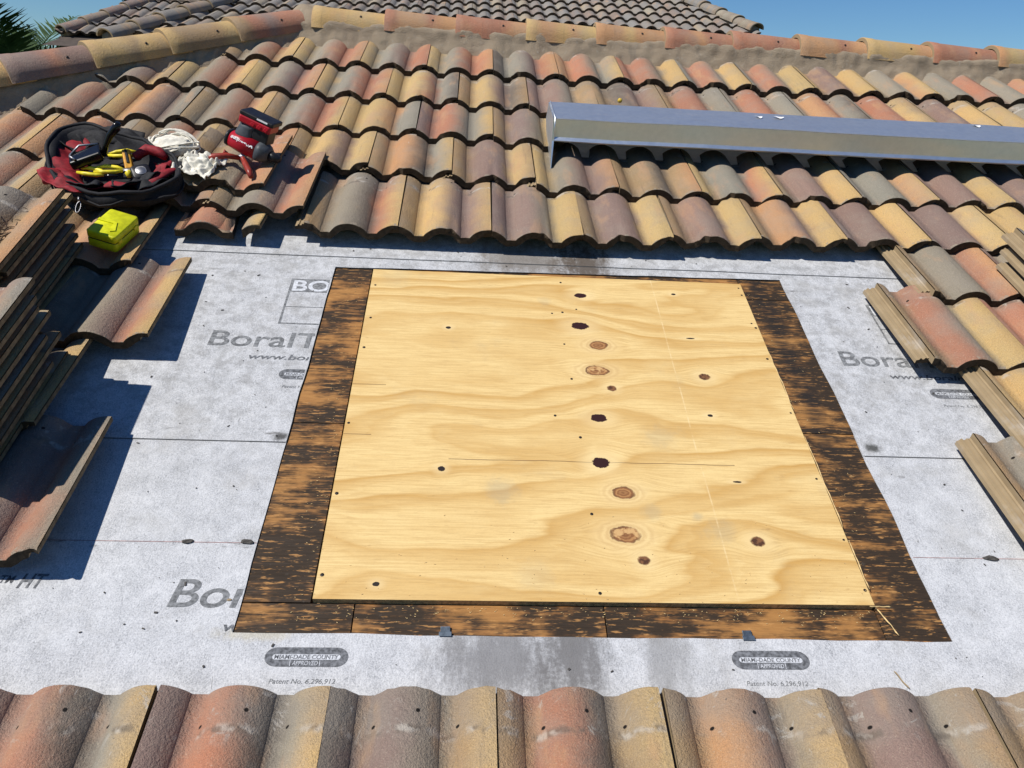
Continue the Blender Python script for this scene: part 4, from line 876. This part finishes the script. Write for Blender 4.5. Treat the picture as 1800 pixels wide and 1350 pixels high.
mb = MB(); mb.tube([(-0.045, 0, 0.018), (-0.058, 0.004, 0.030), (-0.072, 0.004, 0.026)], [0.010, 0.012, 0.007], 8); build(mb, 'butt', M['yel2'], kn)
mb = MB(); mb.box((0.01, 0, 0.0255), (0.05, 0.008, 0.004)); build(mb, 'slider', M['blackp'], kn, bevel=0.001)

# ------------------------------------------------------------------ cloths
def cloth(name, lab, u, v, z, w, d_, hgt, seed, rz=0):
    mb = MB()
    def fn(s_, t_):
        x = (s_-0.5); y = (t_-0.5); r = math.hypot(x, y)*2
        f1 = mnoise.fractal(Vector((x*4.2+seed, y*4.2, 0)), 1, 2, 3); f2 = mnoise.noise(Vector((x*3.1+seed*2, y*3.1, 4))); f3 = mnoise.noise(Vector((x*3.3, y*3.3+seed*3, 8)))
        rid = abs(mnoise.noise(Vector((x*6+seed, y*6, 2))))
        return (w*(x+0.16*f2), d_*(y+0.16*f3), max(0.003, hgt*(0.75-r*0.45)*(0.55+0.7*f1)+hgt*0.75*rid))
    mb.grid(fn, 54, 54); return build(mb, name, M['cloth'], None, on_roof(u, v, z, rz), solid=0.0015)
rg = cloth('rag', 'crumpled cream rag spread on the loose tile beside the drill', -0.925, 2.475, 0.150, 0.155, 0.135, 0.050, 3.0, -20); tag(rg, cat='rag'); rg['label'] = 'crumpled cream rag spread on the loose tile beside the drill'
cw = empty('rag', on_roof(-1.056, 2.614, 0.115, -5), 'bundle of twisted white cotton strips heaped beside the tool bag', 'rag')
mb = MB()
def lump(s_, t_):
    a = 2*math.pi*s_; b = math.pi*t_; d3 = Vector((math.cos(a)*math.sin(b), math.sin(a)*math.sin(b), math.cos(b)))
    k = 1+0.20*mnoise.noise(d3*2.4)+0.16*abs(mnoise.noise(d3*5)); return (d3.x*0.078*k, d3.y*0.050*k, 0.034+d3.z*0.034*k)
mb.grid(lump, 44, 24); build(mb, 'bundle', M['cloth'], cw)
rs = random.Random(5)
for i in range(15):
    ph = rs.uniform(0, 6.28); rx_, ry_ = rs.uniform(.05, .092), rs.uniform(.028, .056); z0 = rs.uniform(.010, .062); am = rs.uniform(.006, .016); cx, cy = rs.uniform(-.018, .018), rs.uniform(-.010, .010)
    sp_ = rs.uniform(3.5, 6.4); pts = []
    for j in range(26):
        a = ph+sp_*j/25; pts.append((cx+rx_*math.cos(a), cy+ry_*math.sin(a), z0+am*math.sin(a*2+ph)+0.010*math.sin(a)))
    mb = MB(); mb.tube(pts, [rs.uniform(.0024, .0046) for _ in pts], 7, flat=0.55); build(mb, 'cotton_strip', M['cloth'], cw)

# ------------------------------------------------------------------ red power drill, standing on its head
dr = empty('power_drill', on_roof(-0.778, 2.560, 0.158, -14, -16, 16) @ Matrix.Diagonal((1.16, 1.16, 0.92, 1.0)), 'red and black cordless drill standing upside down on a loose tile', 'power drill')
def ell_rings(axis_pts):   # (x, ry, rz, zc)
    out = []
    for x, ry_, rz_, zc in axis_pts:
        out.append([(x, ry_*math.copysign(abs(math.cos(2*math.pi*k/20))**.75, math.cos(2*math.pi*k/20)), zc+rz_*math.copysign(abs(math.sin(2*math.pi*k/20))**.75, math.sin(2*math.pi*k/20))) for k in range(20)])
    return out
mb = MB(); mb.rings(ell_rings([(-0.062, .022, .022, .037), (-0.058, .031, .031, .037), (-0.02, .036, .036, .037), (0.030, .036, .036, .037)])); house = build(mb, 'motor_housing', M['redp'], dr)
mb = MB(); mb.rings(ell_rings([(0.0295, .0375, .0375, .037), (0.045, .0365, .0365, .037), (0.058, .030, .030, .037), (0.066, .022, .022, .037)])); build(mb, 'gear_case', M['greyp'], dr)
mb = MB(); mb.rings(ell_rings([(0.065, .018, .018, .037), (0.080, .017, .017, .037), (0.096, .013, .013, .037), (0.100, .006, .006, .037)])); build(mb, 'chuck', M['blackp'], dr)
mb = MB(); mb.rings(ell_rings([(-0.074, .018, .020, .037), (-0.070, .030, .030, .037), (-0.0615, .032, .032, .037)])); build(mb, 'rear_cap', M['blackp'], dr)
def vrings(pts):  # (z, cx, cy, rx, ry)
    return [[(cx+rx_*math.copysign(abs(math.cos(2*math.pi*k/20))**.8, math.cos(2*math.pi*k/20)), cy+ry_*math.copysign(abs(math.sin(2*math.pi*k/20))**.8, math.sin(2*math.pi*k/20)), z) for k in range(20)] for z, cx, cy, rx_, ry_ in pts]
mb = MB(); mb.rings(vrings([(0.05, -.020, 0, .036, .028), (0.075, -.026, .004, .028, .024), (0.098, -.024, .010, .026, .023), (0.120, -.014, .014, .034, .026)])); build(mb, 'grip', M['greyp'], dr)
mb = MB(); mb.rings(vrings([(0.07, 0.012, 0.002, .006, .006), (0.082, 0.010, 0.003, .008, .008), (0.092, 0.004, 0.004, .006, .007)])); build(mb, 'trigger', M['redp'], dr)
mb = MB(); mb.box((0.002, 0.016, 0.128), (0.102, 0.064, 0.030)); build(mb, 'handle_foot', M['redp'], dr, bevel=0.006)
mb = MB(); mb.box((0.004, 0.018, 0.150), (0.108, 0.068, 0.018)); bat = build(mb, 'battery', M['blackp'], dr, bevel=0.005)
mb = MB(); mb.box((0.024, 0.018, 0.094), (0.050, 0.054, 0.058)); build(mb, 'battery_rail', M['blackp'], dr, bevel=0.004)
mb = MB(); mb.box((0.024, -0.0166, 0.152), (0.034, 0.0008, 0.006)); build(mb, 'charge_label', M['white'], bat)
for k in range(3):
    mb = MB(); mb.box((-0.002+0.021*k, -0.0165, 0.126), (0.012, 0.004, 0.014), RY(20).to_3x3()); build(mb, 'release_rib', M['redp'], dr, bevel=0.0015)
me = text_mesh('Milwaukee', 1.0, 0.15, 1.0, 0.02); w = max(v.co.x for v in me.vertices)
for v in me.vertices:
    x = v.co.x/w*0.074; zz = v.co.y*0.0165
    al = math.asin(min(1, max(-1, (0.022-zz)/0.036))); v.co = (0.024-x, -0.0376*math.cos(al)-0.0006, 0.037+0.0376*math.sin(al))
me.materials.clear(); me.materials.append(M['white']); link('lettering', me, house)
rp = empty('pliers', on_roof(-0.800, 2.530, 0.162, 0), 'pliers with dipped red handles pinned under the drill', 'pliers')
for pts in (((0.0, 0.0, 0.0), (-0.04, -0.010, 0.012), (-0.085, -0.020, 0.010), (-0.115, -0.030, 0.002)), ((0.01, 0.0, 0.0), (0.030, -0.045, 0.002), (0.050, -0.085, -0.004), (0.062, -0.115, -0.008))):
    mb = MB(); mb.tube(pts, [0.008, 0.0105, 0.011, 0.008], 10); build(mb, 'handle', M['rust'], rp)
mb = MB(); mb.tube([(0.0, 0.0, 0.002), (0.02, 0.03, 0.004), (0.03, 0.06, 0.004)], [0.012, 0.012, 0.004], 8, flat=0.6); build(mb, 'jaws', M['steel'], rp)
mb = MB(); mb.tube([(-0.050, -0.002, 0.012), (-0.047, 0.003, 0.022), (-0.043, 0.006, 0.012)], 0.006, 8); build(mb, 'guard', M['rust'], rp)

# ------------------------------------------------------------------ higher roofs behind
def far_roof(name, P, pitch, left, right, vlo, vhi, urange, label, codes, seed):
    """left/right: hip lines as (u0,v0,u1,v1) in the slope's own frame"""
    m = T(P[0], P[1], P[2]+4.0) @ RX(pitch); e = empty(name, m, label, 'roof'); e['kind'] = 'thing'; rr = random.Random(seed)
    def ul(l, v): return l[0]+(l[2]-l[0])*(v-l[1])/(l[3]-l[1])
    v0, v1 = vlo[0], vhi[0]
    k0 = int(math.floor((urange[2])/TE)); k1 = int(math.ceil(urange[3]/TE))
    mb = MB(); va, vb = urange[2]-0.3, urange[3]+0.6
    mb.add([(ul(left, va), va, 0.0), (ul(right, va), va, 0.0), (ul(right, vb), vb, 0.0), (ul(left, vb), vb, 0.0)], [(0, 1, 2, 3)]); build(mb, 'slope', M['fascia'], e)
    for k in range(k0, k1+1):
        v = k*TE; off = (k % 2)*TW/2
        j0 = int(math.floor(urange[0]/TW)); j1 = int(math.ceil(urange[1]/TW))
        for j in range(j0, j1+1):
            u = j*TW+off; uc = u+TW/2; vc = v+TE/2
            if not (ul(left, vc)-0.10 < uc < ul(right, vc)+0.10): continue
            if v+TE < lerp_tab(vlo, uc)-0.22 or v > lerp_tab(vhi, uc)+0.30: continue
            o = link('roof_tile', TILE_LO, e, tile_mat(u, v, 0.03)); glaze(o, rr.choice(codes))
    return e, ul
def hip_caps(e, p0, p1, z, codes, seed, dirn=1, sc=1.0):
    rr = random.Random(seed); a, b = Vector(p0), Vector(p1); L = (b-a).length; d_ = (b-a).normalized(); yv = Vector((0, 0, 1)).cross(d_).normalized(); zv = d_.cross(yv)
    n = int(L/0.36)+1
    for i in range(n):
        p = a+d_*0.36*i
        mm = Matrix(((d_.x, yv.x, zv.x, p.x), (d_.y, yv.y, zv.y, p.y), (d_.z, yv.z, zv.z, p.z+z), (0, 0, 0, 1))) @ Matrix.Diagonal((1.0, 0.85, 0.68, 1.0))
        o = link('ridge_cap', CAP, e, mm @ RY(2)); glaze(o, rr.choice(codes))
    mb = MB(); mb.tube([a+d_*0.03, b], 0.075, 8); build(mb, 'ridge_mortar', M['mortar'], e, T(0, 0, z-0.05))
far_codes = ['ggmgg', 'gybgm', 'mgggb', 'ygggy', 'bggmg', 'gmygg', 'mmggg', 'gggyg']
B1L = (-3.50, -1.552, -2.98, -0.230); B1R = (2.66, -0.204, 2.185, 1.121)
e1, ul1 = far_roof('upper_roof', (0.45, 9.489, 2.368), 18, B1L, B1R, [(-3.6, -1.6), (-2.2, -.42), (.65, -.33), (2.77, -.2)], [(-3.05, -.23), (-.67, .45), (2.2, 1.2)], (-4.2, 3.2, -1.75, 1.5), 'wide grey brown tiled hip roof rising behind the ridge', far_codes, 3)
hip_caps(e1, (ul1(B1L, -2.3), -2.3, 0.03), (ul1(B1L, 0.4), 0.4, 0.03), 0.055, ['gbgbg', 'bmbmb', 'gggbb'], 5)
hip_caps(e1, (ul1(B1R, -0.55), -0.55, 0.03), (ul1(B1R, 1.8), 1.8, 0.03), 0.055, ['ybyby', 'bgbgb', 'bbybb'], 6)
B2L = (0.08, 0.0, 0.80, 1.489); B2R = (4.0, 0.0, 4.0, 1.4)
e2, ul2 = far_roof('rear_roof', (-5.236, 10.328, 1.854), 22.6, B2L, B2R, [(-1, -.1), (4, 0.2)], [(-1, 1.35), (4, 1.35)], (-0.3, 2.6, 0.0, 1.2), 'small brown tiled roof with a short ridge at far left', ['gmggb', 'mmgmb', 'gggmg', 'bggmg'], 8)
hip_caps(e2, (0.06, 0.02, 0.03), (0.746, 1.50, 0.03), 0.04, ['mbmbm', 'mMmMm', 'bmbmb'], 9)
hip_caps(e2, (0.72, 1.50, 0.03), (2.9, 1.50, 0.03), 0.03, ['bmbmb', 'bbmbb'], 10)
mb = MB(); mb.box((1.9, 0.05, -0.10), (3.8, 0.06, 0.16)); build(mb, 'fascia', M['fascia'], e2)
for (nm, x0, x1, y, zt, lab) in (('house_wall', -5.0, -1.5, 10.9, 5.75, 'plain stucco wall under the small brown roof'),):
    mb = MB(); mb.box(((x0+x1)/2, y, zt/2), (x1-x0, 0.2, zt)); tag(build(mb, nm, M['stucco']), lab, 'wall')

# ------------------------------------------------------------------ palms and shrubs
def palm(x, y, zbase, hgt, nf, L, seed, label, spread=1.0):
    rr = random.Random(seed); e = empty('palm_tree', T(x, y, 0), label, 'palm tree')
    mb = MB(); mb.tube([(0, 0, 0), (0.05, 0.03, hgt*0.5), (0, 0, hgt)], [0.20, 0.15, 0.17], 10); build(mb, 'trunk', M['bark'], e)
    mb = MB()
    for i in range(nf):
        az = rr.uniform(0, math.tau); el = R_(rr.uniform(-15, 82)); l = L*rr.uniform(0.75, 1.1); pts = []; p = Vector((0, 0, hgt)); a = el; bend = rr.uniform(0.5, 1.3)*spread; n = 16
        for j in range(n+1):
            pts.append(p.copy()); p = p+Vector((math.cos(az)*math.cos(a), math.sin(az)*math.cos(a), math.sin(a)))*(l/n); a -= bend/n*1.25
        mb.tube(pts, [0.022*(1-j/n)+0.004 for j in range(n+1)], 4)
        for j in range(2, n+1):
            d_ = (pts[j]-pts[j-1]).normalized(); side = d_.cross(Vector((0, 0, 1))); side = side.normalized() if side.length > .05 else Vector((-math.sin(az), math.cos(az), 0)); upn = side.cross(d_)
            ll = l*0.36*math.sin(math.pi*(0.12+0.80*j/n))*rr.uniform(.85, 1.1)
            for sgn in (-1, 1):
                for q in (0, 0.33, 0.66):
                    b = pts[j-1].lerp(pts[j], q); t_ = (side*sgn*rr.uniform(.75, 1)+d_*rr.uniform(.5, .8)+upn*rr.uniform(.10, .45)).normalized()
                    tip = b+t_*ll-Vector((0, 0, ll*0.16)); wv = d_*0.017; mid = b.lerp(tip, .5)+upn*0.012
                    mb.add([b-wv, mid-wv*1.2, tip, mid+wv*1.2, b+wv], [(0, 1, 3, 4), (1, 2, 3)])
    build(mb, 'crown', M['frond'], e); return e
palm(-8.35, 15.1, 0, 5.05, 30, 1.95, 4, 'dark green palm crown showing at the left edge', 0.8)
palm(-7.05, 17.6, 0, 6.25, 20, 0.95, 9, 'distant palm tip poking above the small brown roof', 0.7)
def shrub(x, y, hgt, r, n, seed, label):
    rr = random.Random(seed); e = empty('shrub', T(x, y, 0), label, 'shrub')
    mb = MB(); mb.tube([(0, 0, 0), (0.05, 0, hgt*0.4), (0, 0.04, hgt*0.8)], [0.09, 0.07, 0.03], 7)
    for i in range(7):
        a = rr.uniform(0, 6.28); mb.tube([(0, 0, hgt*0.4), (math.cos(a)*r*.5, math.sin(a)*r*.5, hgt*0.75)], [0.04, 0.012], 5)
    build(mb, 'stem', M['bark'], e); mb = MB(); cl = [(Vector((rr.gauss(0, .45)*r, rr.gauss(0, .45)*r, hgt*0.72+rr.gauss(0, .16)*hgt)), rr.uniform(.16, .34)*r) for _ in range(26)]
    for i in range(n):
        c, cr_ = rr.choice(cl); d_ = Vector((rr.gauss(0, 1), rr.gauss(0, 1), rr.gauss(0, 1))).normalized(); p = c+d_*cr_*rr.uniform(.6, 1.05); s_ = rr.uniform(.035, .07)
        a = Vector((rr.gauss(0, 1), rr.gauss(0, 1), rr.gauss(0, 1))).normalized(); b = a.cross(d_).normalized()*s_*.5; a = a*s_
        mb.add([p-a, p+b, p+a, p-b], [(0, 1, 2, 3)])
    build(mb, 'crown', M['leaf'], e); return e
shrub(-9.9, 17.5, 6.2, 1.1, 3500, 2, 'pale green leafy shrub behind the palm at the left edge')
shrub(-8.2, 18.5, 5.75, 1.0, 3000, 3, 'olive green shrub between the palm and the small roof')
